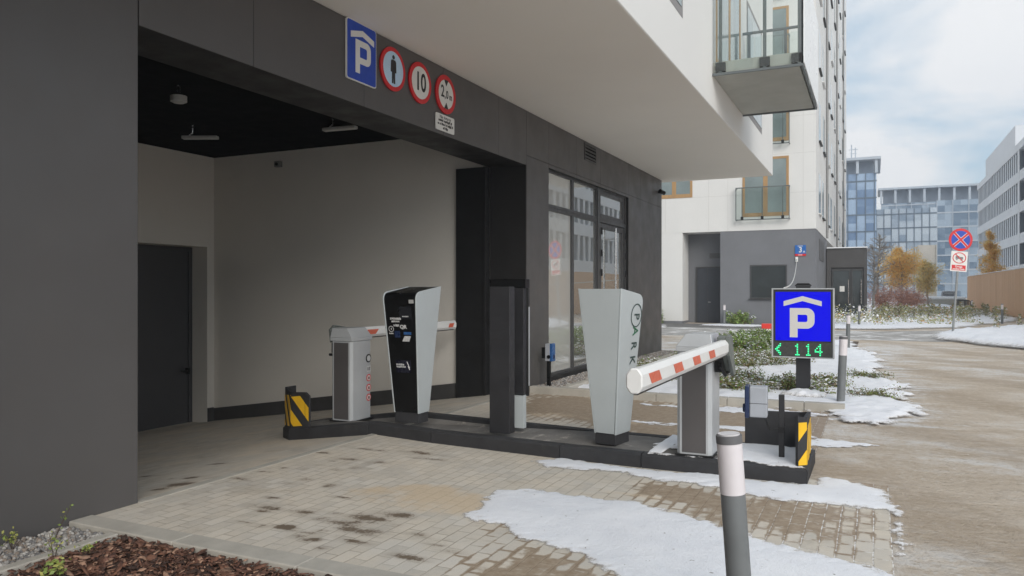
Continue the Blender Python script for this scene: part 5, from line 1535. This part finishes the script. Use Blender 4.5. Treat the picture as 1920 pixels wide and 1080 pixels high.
for k in range(5):
    z = 0.4 + k * 3.35
    y = YA + 0.4
    while y < YB - 0.5:
        if not (90 < y < 97.0):
            (mb if y < 92 else mbb).prism([(14.06, y), (14.75, y + 0.5), (14.75, y + 0.62), (14.06, y + 0.55)], 'z', z + 0.6, z + 2.92)
        y += 1.45
op('facade_fins', mb, OFF); op('facade_fins', mbb, OFF)  # angled upright facade fins in front of the window bands
op('penthouse', MB().box(14.6, 30, 104, 130, 17.5, 20.6), OFF)
op('loggia', MB().box(13.97, 14.02, 97.0, 97.8, 0, 17).box(13.97, 14.02, 90.0, 90.5, 0, 17), OFF)

def cell_glass(name, ca, cb, bw, fl, w, frac):
    m, n_, l, b_ = nodes_of(name)
    t = n_.new('ShaderNodeTexCoord'); sp_ = n_.new('ShaderNodeSeparateXYZ'); l.new(t.outputs['Object'], sp_.inputs[0])
    fx = math_(n_, l, 'FLOOR', math_(n_, l, 'DIVIDE', math_(n_, l, 'ADD', sp_.outputs['X'], w / 2), bw))
    fz = math_(n_, l, 'FLOOR', math_(n_, l, 'DIVIDE', sp_.outputs['Z'], fl))
    cv = n_.new('ShaderNodeCombineXYZ'); l.new(fx, cv.inputs[0]); l.new(fz, cv.inputs[1])
    wn_ = n_.new('ShaderNodeTexWhiteNoise'); wn_.noise_dimensions = '2D'; l.new(cv.outputs[0], wn_.inputs['Vector'])
    big = noise(n_, l, coords(n_, l), 0.09, 4, 0.6, 1.0)
    f = math_(n_, l, 'ADD', math_(n_, l, 'MULTIPLY', wn_.outputs['Value'], 0.55), math_(n_, l, 'MULTIPLY', big, 0.9))
    c = mixc(n_, l, ramp(n_, l, f, 0.72 - frac * 0.5, 1.05 - frac * 0.5), ca, cb)
    l.new(c, b_.inputs['Base Color']); b_.inputs['Roughness'].default_value = 0.12; b_.inputs['Specular IOR Level'].default_value = 0.7
    return m


GBL = [cell_glass('blue_curtain_glass', (0.12, 0.20, 0.34), (0.32, 0.43, 0.58), 1.6, 1.65, 6.7, 0.45), cell_glass('pale_curtain_glass', (0.20, 0.27, 0.36), (0.46, 0.53, 0.60), 1.5, 1.55, 11.8, 0.6), cell_glass('teal_curtain_glass', (0.13, 0.19, 0.27), (0.32, 0.40, 0.49), 1.5, 1.55, 10.2, 0.35)]
PMUL = M('pale_mullion', (0.42, 0.47, 0.53), 0.6, 0.05, 1); DMUL = M('dark_mullion', (0.10, 0.14, 0.19), 0.6, 0.05, 1)


def glass_tower(name, label, x0, x1, y0, y1, h, gm, mull, fl, bayw, base=0.0, band=None, colonnade=None):
    t = thing(name, label, 'building', ((x0 + x1) / 2, (y0 + y1) / 2, 0))
    q_ = t.location
    def P(nm, mb, mat):
        mb.v = [(a - q_.x, b_ - q_.y, c) for a, b_, c in mb.v]
        o = mb.build(nm, mat); o.parent = t; return o
    P('curtain_wall', MB().box(x0, x1, y0, y1, -0.1, h), gm)
    mb = MB(); z = fl
    while z < h - 0.2:
        mb.box(x0 - 0.08, x1 + 0.08, y0 - 0.09, y0 - 0.001, z - 0.14, z + 0.14); z += fl
    x = x0
    while x <= x1 + 0.01:
        mb.box(x - 0.07, x + 0.07, y0 - 0.14, y0 - 0.001, 0, h); x += bayw
    P('mullion', mb, mull)
    if colonnade:
        zt = h + colonnade
        P('roof', MB().box(x0 - 0.8, x1 + 0.8, y0 - 1.0, y1, zt, zt + 0.5), PMUL)
        mb = MB(); n_ = max(2, int((x1 - x0) / 3.2))
        for k in range(n_ + 1):
            xx = x0 + (x1 - x0) * k / n_; mb.box(xx - 0.25, xx + 0.25, y0 - 0.6, y0 - 0.1, h, zt)
        P('column', mb, PMUL)
        P('top_storey', MB().box(x0 + 0.5, x1 - 0.5, y0 + 1.5, y1, h, zt), M('recessed_storey', (0.19, 0.23, 0.29), 0.5, 0.1, 0.5))
    return t


glass_tower('office_tower', 'narrow blue glass tower with an open top storey right of the white block', -6.4, 0.3, 165, 185, 24.6, GBL[0], DMUL, 3.3, 1.6, band=0.35, colonnade=2.6)
glass_tower('glass_office', 'pale mirrored glass office block in the middle of the far street end', 0.4, 12.2, 190, 210, 19.8, GBL[1], DMUL, 3.1, 1.5, band=0.18)
glass_tower('glass_office', 'darker blue gridded glass office block beside the pale office building', 12.3, 22.5, 190.5, 212, 21.3, GBL[2], PMUL, 3.1, 3.0, band=0.10)
glass_tower('glass_office', 'set back rooftop office storey with white columns above the glass blocks', 1.5, 24, 215, 230, 23.6, GBL[2], PMUL, 3.3, 3.4, colonnade=3.4)
glass_tower('office_building', 'low cream building with a tall portal behind the yellow tree', 6.8, 9.6, 150, 158, 9.5, M('cream_wall', (0.56, 0.52, 0.46), 0.8, 0.05, 0.5), M('cream_wall2', (0.5, 0.47, 0.42), 0.8, 0.05, 0.5), 3.2, 2.8)
s = thing('roof_antenna', 'thin antenna mast on the roof of the blue glass tower', 'antenna', (-4.2, 168, 27.7))
MB().tube([(0, 0, 0), (0, 0, 3.2)], 0.12, 6).tube([(0.7, 0, 0), (0.7, 0, 2.6)], 0.1, 6).build('mast', PMUL, s)
MB().box(-0.5, 1.2, -0.05, 0.05, 2.2, 2.32).box(-0.3, 1.0, -0.05, 0.05, 1.4, 1.5).build('crossbar', PMUL, s)

# ================================================================== VEGETATION
def leaf_cloud(n, pos, size, mats, wts, up=0.3, asp=0.55, flat=None):
    """n pointed quads with random orientation"""
    a = rng.normal(size=(n, 3)); a[:, 2] *= 0.6; a /= np.linalg.norm(a, axis=1)[:, None]
    b_ = rng.normal(size=(n, 3)); b_[:, 2] += up; b_ -= a * (a * b_).sum(1)[:, None]; b_ /= np.linalg.norm(b_, axis=1)[:, None]
    if flat is not None:
        th_ = rng.uniform(0, 6.283, n); fa = np.stack([np.cos(th_), np.sin(th_), rng.normal(0, .2, n)], 1); fb = np.stack([-np.sin(th_), np.cos(th_), rng.normal(0, .2, n)], 1)
        a = np.where(flat[:, None], fa, a); b_ = np.where(flat[:, None], fb, b_)
        size = np.where(flat, size * 1.5, size); pos = pos + np.where(flat, 0.012, 0)[:, None] * np.array([0, 0, 1.0])
    s_ = size[:, None]
    v = np.stack([pos - a * s_, pos - b_ * s_ * asp, pos + a * s_, pos + b_ * s_ * asp], 1).reshape(-1, 3)
    f = np.arange(4 * n).reshape(-1, 4)
    mi = rng.choice(len(mats), n, p=np.array(wts) / sum(wts))
    return v, f, mi


LEAFG = [M('leaf_olive', (0.19, 0.21, 0.07), 0.7, 0.25, 20), M('leaf_green', (0.13, 0.20, 0.055), 0.65, 0.25, 20), M('leaf_brown', (0.20, 0.13, 0.06), 0.8, 0.25, 20), M('leaf_snow', (0.84, 0.85, 0.87), 0.8, 0.03, 10), M('leaf_bright', (0.24, 0.36, 0.08), 0.6, 0.2, 20)]
TWIG = M('twig_brown', (0.075, 0.055, 0.045), 0.85, 0.2, 20)


def make_shrub(label, group, kind):
    t = thing('shrub', label, 'shrub', (0, 0, 0), 0, group)
    st = MB(); P = []
    if kind == 'low':      # spreading, twiggy
        for k in range(26):
            a = rng.uniform(0, 2 * np.pi); L = rng.uniform(0.25, 0.62)
            p = Vector((rng.normal(0, .05), rng.normal(0, .05), 0)); pts = [tuple(p)]
            el = rng.uniform(0.25, 0.75); d = Vector((math.cos(a), math.sin(a), el)).normalized()
            for j in range(6):
                p = p + d * (L / 6); d = (d + Vector((rng.normal(0, .12), rng.normal(0, .12), -0.13))).normalized(); pts.append(tuple(p))
                for m_ in range(15): P.append((p.x + rng.normal(0, .045), p.y + rng.normal(0, .045), max(0.015, p.z + rng.normal(0.005, .035))))
            st.tube(pts, [0.006, .0055, .005, .0045, .004, .003, .002], 5)
        P = np.array(P); size = rng.uniform(.012, .024, len(P)); w = [0.42, 0.26, 0.30, 0.0, 0.02]
    else:                  # dense upright tufts
        for k in range(34):
            a = rng.uniform(0, 2 * np.pi); L = rng.uniform(0.22, 0.42)
            p = Vector((rng.normal(0, .13), rng.normal(0, .13), 0)); pts = [tuple(p)]
            d = Vector((math.cos(a) * .5, math.sin(a) * .5, 1)).normalized()
            for j in range(5):
                p = p + d * (L / 5); d = (d + Vector((rng.normal(0, .1), rng.normal(0, .1), -0.03))).normalized(); pts.append(tuple(p))
                for m_ in range(16): P.append((p.x + rng.normal(0, .04), p.y + rng.normal(0, .04), max(0.015, p.z + rng.normal(0.0, .03))))
            st.tube(pts, [0.005, .0045, .004, .0035, .003, .002], 5)
        P = np.array(P); size = rng.uniform(.016, .034, len(P)); w = [0.24, 0.42, 0.06, 0.0, 0.28]
    st.build('stem', TWIG, t)
    # snow gathers flat on the upper leaves, in patches
    top = P[:, 2] > np.quantile(P[:, 2], 0.45)
    pat = fbm(P[:, 0], P[:, 1], 5.0, 3, int(rng.integers(99))) > (-0.02 if kind == 'low' else 0.07)
    sel = top & pat & (rng.random(len(P)) < (0.5 if kind == 'low' else 0.3))
    v, f, mi = leaf_cloud(len(P), P, size, LEAFG, w, flat=sel); mi[sel] = 3
    np_mesh('foliage', v, f, LEAFG, mi, t)
    return t


g1 = 'low twiggy shrubs poking out of the bed snow'
g2 = 'dense green shrubs in the back of the bed'
lowp = [make_shrub('', g1, 'low') for k in range(3)]
densp = [make_shrub('', g2, 'dense') for k in range(2)]
spots_low = []
def put(protos, x, y, sc, lab, used=set()):
    p = protos[random.randrange(len(protos))]
    if p.name in used: 
        return dup(p, (x, y, 0.03), random.uniform(0, 6.28), lab, sc)
    used.add(p.name); p.location = (x, y, 0.03); p.rotation_euler = (0, 0, random.uniform(0, 6.28)); p.scale = (sc,) * 3; p['label'] = lab
    return p
rr = random.Random(12)
for k in range(34):   # front row band by the counter sign
    x, y = rr.uniform(-3.9, -0.75), rr.uniform(12.3, 14.3)
    if x < -2.7: y += 0.6
    put(lowp, x, y, rr.uniform(0.8, 1.15), 'low snow dusted shrub among its twins around the foot of the counter sign')
for k in range(22):
    x, y = rr.uniform(-3.9, -1.7), rr.uniform(15.6, 18.4)
    put(lowp, x, y, rr.uniform(0.85, 1.2), 'olive snow flecked shrub in the middle rows of the bed behind the barrier')
for (x, y, lab) in ((-0.15, 15.2, 'single twiggy shrub at the road edge right of the bollard'), (-0.05, 12.4, 'sparse twig tuft in the snow right of the leaning bollard')):
    put(lowp, x, y, 0.75, lab)
for k in range(40):
    x, y = rr.uniform(-4.2, -1.3), rr.uniform(19.0, 24.2)
    put(densp, x, y, rr.uniform(0.8, 1.15), 'bushy bright green shrub in the rear rows of the bed')
for (x, y, lab) in ((-9.75, 36.4, 'yellowish grass tuft by the white column of the far block'), (-5.75, 36.6, 'thin shrub beside the small wall bollard')):
    put(densp, x, y, 1.6, lab)

# far bed: upright bedding plants, not true shrubs, in rows, lower ground cover in front
FARL = [M('far_green', (0.36, 0.37, 0.19), 0.8, 0.2, 8), M('far_dark', (0.19, 0.19, 0.11), 0.8, 0.2, 8), M('far_rust', (0.50, 0.26, 0.09), 0.8, 0.2, 8), M('leaf_snow', (0.84, 0.85, 0.87))]
def far_plant(wts, h, r_, n_):
    P = np.stack([rng.normal(0, r_, n_), rng.normal(0, r_, n_), rng.uniform(0.02, h, n_)], 1)
    P[:, :2] *= (1.15 - 0.8 * P[:, 2:3] / h)
    v, f, mi = leaf_cloud(n_, P, rng.uniform(.025, .055, n_), FARL, wts, 1.0)
    return np_mesh('bedding_plant', v, f, FARL, mi)
fg = far_plant([.5, .25, .05, .2], 0.62, 0.10, 130); fd = far_plant([.2, .55, .1, .15], 0.72, 0.08, 120); fr_ = far_plant([.15, .1, .55, .2], 0.5, 0.13, 120)
first = {}
def putp(p, x, y, lab, grp, sc):
    o = p if p.name not in first else p.copy()
    if p.name in first: COL.objects.link(o)
    first[p.name] = 1
    o.location = (x, y, 0.05); o.rotation_euler = (0, 0, rr.uniform(0, 6)); o.scale = (sc, sc, sc)
    tag(o, lab, 'shrub', grp)
for k in range(95):
    t = k / 95; x = -0.1 + 6.4 * rr.random(); y = 40.5 + (x) * 1.1 + rr.uniform(0, 9)
    putp(fg if rr.random() < .6 else fd, x, y, 'small upright green plant in the snowy far bed', 'upright plants in the snowy far bed', rr.uniform(.75, 1.25))
for k in range(34):
    putp(fr_, 0.2 + k * 0.135 + rr.uniform(-.05, .05), 56 + rr.uniform(-1, 1), 'rust brown plant in the row at the back of the far bed', 'rust brown plants in a row', rr.uniform(.9, 1.3))
for (x, y, lab) in ((4.0, 32.6, 'lone dark plant in front of the snow mound'), (5.0, 34.6, 'small plant at the right edge of the mound')):
    putp(fd, x, y, lab, 'upright plants in the snowy far bed', 0.9)
n = 4600
P = np.stack([rng.uniform(-2.2, 4.5, n), rng.uniform(36.2, 43, n), rng.exponential(.07, n) + 0.10], 1)
P[:, 1] += np.maximum(0, P[:, 0]) * 1.0
keep = fbm(P[:, 0], P[:, 1], 0.7, 3, 4) > -0.12
P = P[keep]; n = len(P)
P[:, 2] *= np.where(P[:, 0] < 0, 2.2, 1.0)
P[:, 2] = np.minimum(P[:, 2], 0.9)
v, f, mi = leaf_cloud(n, P, rng.uniform(.03, .075, n), FARL, [.52, .0, .07, .41], 0.6)
tag(np_mesh('ground_cover', v, f, FARL, mi), 'snow speckled low ground cover in front of the pavilion and far bed', 'ground cover', kind='stuff')


def make_tree(name, label, loc, h, r_, cols, trunk_r, nleaf, lsize, bare=False, conic=0.0, z0=0.25, group=None, seed=1):
    g_ = np.random.default_rng(seed)
    t = thing(name, label, 'tree', loc, 0, group)
    st = MB(); tips = []
    trunk = [(0, 0, 0)]; p = Vector((0, 0, 0))
    for j in range(8):
        p = p + Vector((g_.normal(0, .03 * r_), g_.normal(0, .03 * r_), h * 0.9 / 8)); trunk.append(tuple(p))
    st.tube(trunk, [trunk_r * (1 - 0.1 * j) for j in range(9)], 8)
    nb = 34
    for k in range(nb):
        u_ = g_.uniform(z0, 0.95); i = int(u_ * 8); b0 = Vector(trunk[i]).lerp(Vector(trunk[min(8, i + 1)]), u_ * 8 - i)
        a = g_.uniform(0, 6.283)
        prof = math.sin(math.pi * min(1, (u_ - z0 + .12) / (1.12 - z0))) ** .7 if not conic else (1 - conic * (u_ - z0) / (1 - z0))
        L = r_ * prof * g_.uniform(.6, 1.05)
        d = Vector((math.cos(a), math.sin(a), g_.uniform(.25, .9))).normalized(); pts = [tuple(b0)]; q_ = b0.copy()
        for j in range(5):
            q_ = q_ + d * L / 5; d = (d + Vector((g_.normal(0, .16), g_.normal(0, .16), g_.normal(.02, .1)))).normalized(); pts.append(tuple(q_))
            if j > 0: tips.append((tuple(q_), 0.16 * L + .12))
            if bare or j > 1:
                for m_ in range(2 if bare else 1):
                    e = q_ + Vector((g_.normal(0, 1), g_.normal(0, 1), abs(g_.normal(.3, .8)))).normalized() * L * g_.uniform(.2, .42)
                    mid_ = q_.lerp(e, .5) + Vector((g_.normal(0, .03), g_.normal(0, .03), .02)) * L
                    st.tube([tuple(q_), tuple(mid_), tuple(e)], [trunk_r * .16, trunk_r * .1, trunk_r * .05], 4, cap=False)
                    tips.append((tuple(e), 0.14 * L + .1))
        st.tube(pts, [trunk_r * .42 * (1 - .15 * j) for j in range(6)], 5)
    st.build('trunk', cols[1], t, smooth=True)
    if nleaf:
        idx = g_.integers(0, len(tips), nleaf)
        c = np.array([tips[i][0] for i in idx]); s_ = np.array([tips[i][1] for i in idx])
        P = c + g_.normal(size=(nleaf, 3)) * s_[:, None] * 0.8
        v, f, mi = leaf_cloud(nleaf, P, g_.uniform(.6, 1.3, nleaf) * lsize, cols[0], [1] * len(cols[0]), 0.2, 0.7)
        np_mesh('crown', v, f, cols[0], mi, t)
    return t


def leaf_mat(name, col):
    m = bpy.data.materials.new(name); m.use_nodes = True
    n, l = m.node_tree.nodes, m.node_tree.links
    n.clear()
    o = n.new('ShaderNodeOutputMaterial'); d = n.new('ShaderNodeBsdfDiffuse'); t = n.new('ShaderNodeBsdfTranslucent'); x = n.new('ShaderNodeMixShader')
    f = noise(n, l, coords(n, l), 1.5, 4)
    c = mixc(n, l, f, tuple(k * .82 for k in col), tuple(min(1, k * 1.15) for k in col))
    l.new(c, d.inputs[0]); l.new(c, t.inputs[0]); x.inputs[0].default_value = 0.5
    l.new(d.outputs[0], x.inputs[1]); l.new(t.outputs[0], x.inputs[2]); l.new(x.outputs[0], o.inputs[0])
    return m


YLW = [leaf_mat('leaf_gold', (0.92, 0.64, 0.24)), leaf_mat('leaf_ochre', (0.84, 0.52, 0.17)), leaf_mat('leaf_yellowgreen', (0.78, 0.62, 0.27))]
OLV = [leaf_mat('leaf_dull', (0.62, 0.54, 0.26)), leaf_mat('leaf_dull2', (0.78, 0.58, 0.25))]
BRK = M('grey_bark', (0.30, 0.275, 0.25), 0.9, 0.15, 3); RDB = [M('red_twig', (0.50, 0.27, 0.19), 0.85, 0.2, 3), M('red_twig_dark', (0.34, 0.17, 0.13), 0.85, 0.2, 3)]
make_tree('tree', 'golden leaved round tree left of the cream portal', (2.6, 90, 0), 6.6, 2.0, (YLW, BRK), 0.14, 13000, 0.07, seed=5)
make_tree('tree', 'small olive gold tree between the golden tree and the cream portal', (5.2, 94, 0), 5.0, 1.5, (OLV, BRK), 0.12, 7000, 0.07, seed=6)
make_tree('tree', 'narrow golden birch rising behind the wooden hoarding', (9.8, 82, 0), 8.0, 1.6, (YLW, M('birch_bark', (0.5, 0.49, 0.46), 0.8, 0.1, 3)), 0.12, 9000, 0.065, conic=0.85, z0=0.15, seed=9)
make_tree('tree', 'tall bare grey tree in front of the blue glass tower', (0.2, 92, 0), 8.6, 2.3, (YLW, BRK), 0.17, 0, 0, True, z0=0.2, seed=11)
make_tree('tree', 'second bare tree close to the pavilion wall', (-0.1, 70, 0), 6.0, 1.6, (YLW, BRK), 0.11, 0, 0, True, z0=0.2, seed=12)
for (x, y, sc, lab, sd) in ((0.6, 76, 1.0, 'red twigged bush next to the pavilion corner', 21), (2.2, 79, 1.1, 'middle red twigged bush under the golden tree', 22), (3.3, 84, 0.8, 'small red twigged bush at the right of the red hedge', 23)):
    P = np.stack([rng.normal(0, .75, 2600), rng.normal(0, .6, 2600), np.abs(rng.normal(0.9, .55, 2600))], 1) * sc
    t = thing('bush', lab, 'bush', (x, y, 0), 0, 'red twigged bushes')
    st = MB()
    for k in range(40):
        a = rng.uniform(0, 6.28); L = rng.uniform(1.0, 2.0) * sc
        st.tube([(rng.normal(0, .3), rng.normal(0, .3), 0), (math.cos(a) * .4 * L * .6, math.sin(a) * .4 * L * .6, L * .55), (math.cos(a) * .5 * L, math.sin(a) * .5 * L, L)], [.02, .014, .006], 4)
    st.build('stem', RDB[1], t)
    v, f, mi = leaf_cloud(len(P), P, rng.uniform(.05, .12, len(P)), RDB, [1, 1], 1.2, 0.25)
    np_mesh('foliage', v, f, RDB, mi, t)

# low planter wall, bicycle stands and a parked car far off
s = thing('planter_wall', 'long low concrete planter with a snow covered top at the far end', 'planter', (6.2, 98, 0))
MB().box(-3.2, 3.0, -0.5, 0.5, 0, 0.62).build('wall', CONC, s, bev=0.03)
MB().box(-3.1, 2.9, -0.42, 1.6, 0.6, 0.95).build('snow_top', SNOWM, s, bev=0.15, seg=3)
for k in range(5):
    o = MB().tube([(-0.35, 0, 0), (-0.35, 0, 0.75), (-0.25, 0, 0.85), (0.25, 0, 0.85), (0.35, 0, 0.75), (0.35, 0, 0)], 0.035, 6).build('bicycle_stand', BLKM, smooth=True)
    o.location = (6.3, 68 + k * 1.1, 0); o.rotation_euler = (0, 0, R(10))
    tag(o, 'dark steel bicycle hoop in the row left of the hoarding end', 'bicycle stand', 'bicycle hoops in a row')

s = thing('parked_car', 'dark parked car with snow on its roof at the far street end', 'car', (9.8, 128, 0), R(0))
body = [(-2.1, .35), (-2.1, .85), (-1.9, .95), (-1.2, 1.0), (-0.6, 1.45), (1.2, 1.48), (1.85, 1.0), (2.1, .9), (2.1, .35)]
MB().prism(body, 'x', -0.85, 0.85).build('body', M('car_dark', (0.05, 0.05, 0.06), 0.3, 0.05, 2), s, bev=0.06)
for sg in (-1, 1):
    for yy in (-1.3, 1.3): MB().tube([(sg * .68, yy, .33), (sg * .88, yy, .33)], 0.33, 18).build('wheel', BLK, s)
    MB().box(min(sg * .6, sg * .8), max(sg * .6, sg * .8), -2.12, -2.1, .65, .8).build('headlight', SIGNW, s)
MB().prism([(-1.2, 1.02), (-0.64, 1.42), (-0.67, 1.44), (-1.23, 1.04)], 'x', -0.7, 0.7).build('windscreen', GLWD, s)
MB().box(-0.75, 0.75, -0.55, 1.1, 1.48, 1.56).build('snow_cover', SNOWM, s, bev=0.03)

# little green sprigs in the near left corner
SPR = [M('sprig_green', (0.20, 0.27, 0.06), 0.6, 0.2, 20), M('sprig_yellow', (0.36, 0.36, 0.10), 0.6, 0.2, 20)]
def sprig(label, x, y, z, h, n_, ls, lean_):
    t = thing('seedling', label, 'plant', (x, y, z), 0, 'green sprigs by the gravel strip')
    st = MB(); P = []
    for k in range(n_):
        a = random.uniform(0, 6.28); e = Vector((lean_[0] + math.cos(a) * h * .35, lean_[1] + math.sin(a) * h * .35, h * random.uniform(.6, 1)))
        mid_ = e * .5 + Vector((random.gauss(0, .02), random.gauss(0, .02), h * .08))
        st.tube([(0, 0, 0), tuple(mid_), tuple(e)], [.0025, .002, .0012], 5)
        for j in range(9):
            tt = random.uniform(.45, 1.02); b_ = Vector((0, 0, 0)).lerp(e, tt) + Vector((random.gauss(0, .014), random.gauss(0, .014), random.gauss(0.008, .012))); P.append(tuple(b_))
    st.build('stem', TWIG, t)
    P = np.array(P); v, f, mi = leaf_cloud(len(P), P, np.random.default_rng(n_).uniform(.5, 1.1, len(P)) * ls, SPR, [1, 1], .4, .6)
    np_mesh('foliage', v, f, SPR, mi, t)
sprig('thin sprig with a leafy tip standing tallest against the dark wall', -4.72, 3.12, -0.02, 0.26, 2, .013, (0.0, 0.02))
sprig('low leafy sprig at the foot of the wall near the left picture edge', -4.85, 2.95, -0.02, 0.12, 5, .016, (-.02, 0))
sprig('leafy branching sprig on the concrete edging', -4.42, 2.93, -0.05, 0.22, 4, .014, (0.02, 0.05))
sprig('bright yellow green sprig beside the edging in the bark', -4.40, 3.12, -0.04, 0.07, 5, .016, (0, 0))
sprig('dense green tuft at the bottom picture edge in the bark', -4.15, 2.75, -0.06, 0.16, 9, .018, (0, 0))
sprig('pale sprig growing out of the gravel at the left picture edge', -4.72, 2.72, -0.03, 0.2, 5, .015, (0, .04))

# ================================================================== AIR
hz = MB().box(-32, 60, -20, 235, -2, 40).build('haze', [])
hz['kind'] = 'stuff'; hz['label'] = 'thin winter haze over the whole street'; hz['category'] = 'haze'
hm = bpy.data.materials.new('haze'); hm.use_nodes = True
hn, hl = hm.node_tree.nodes, hm.node_tree.links
hn.clear()
ho = hn.new('ShaderNodeOutputMaterial'); hv = hn.new('ShaderNodeVolumePrincipled')
hv.inputs['Color'].default_value = (0.86, 0.92, 1.0, 1); hv.inputs['Density'].default_value = 0.0013
hl.new(hv.outputs[0], ho.inputs['Volume'])
hz.data.materials.clear(); hz.data.materials.append(hm)
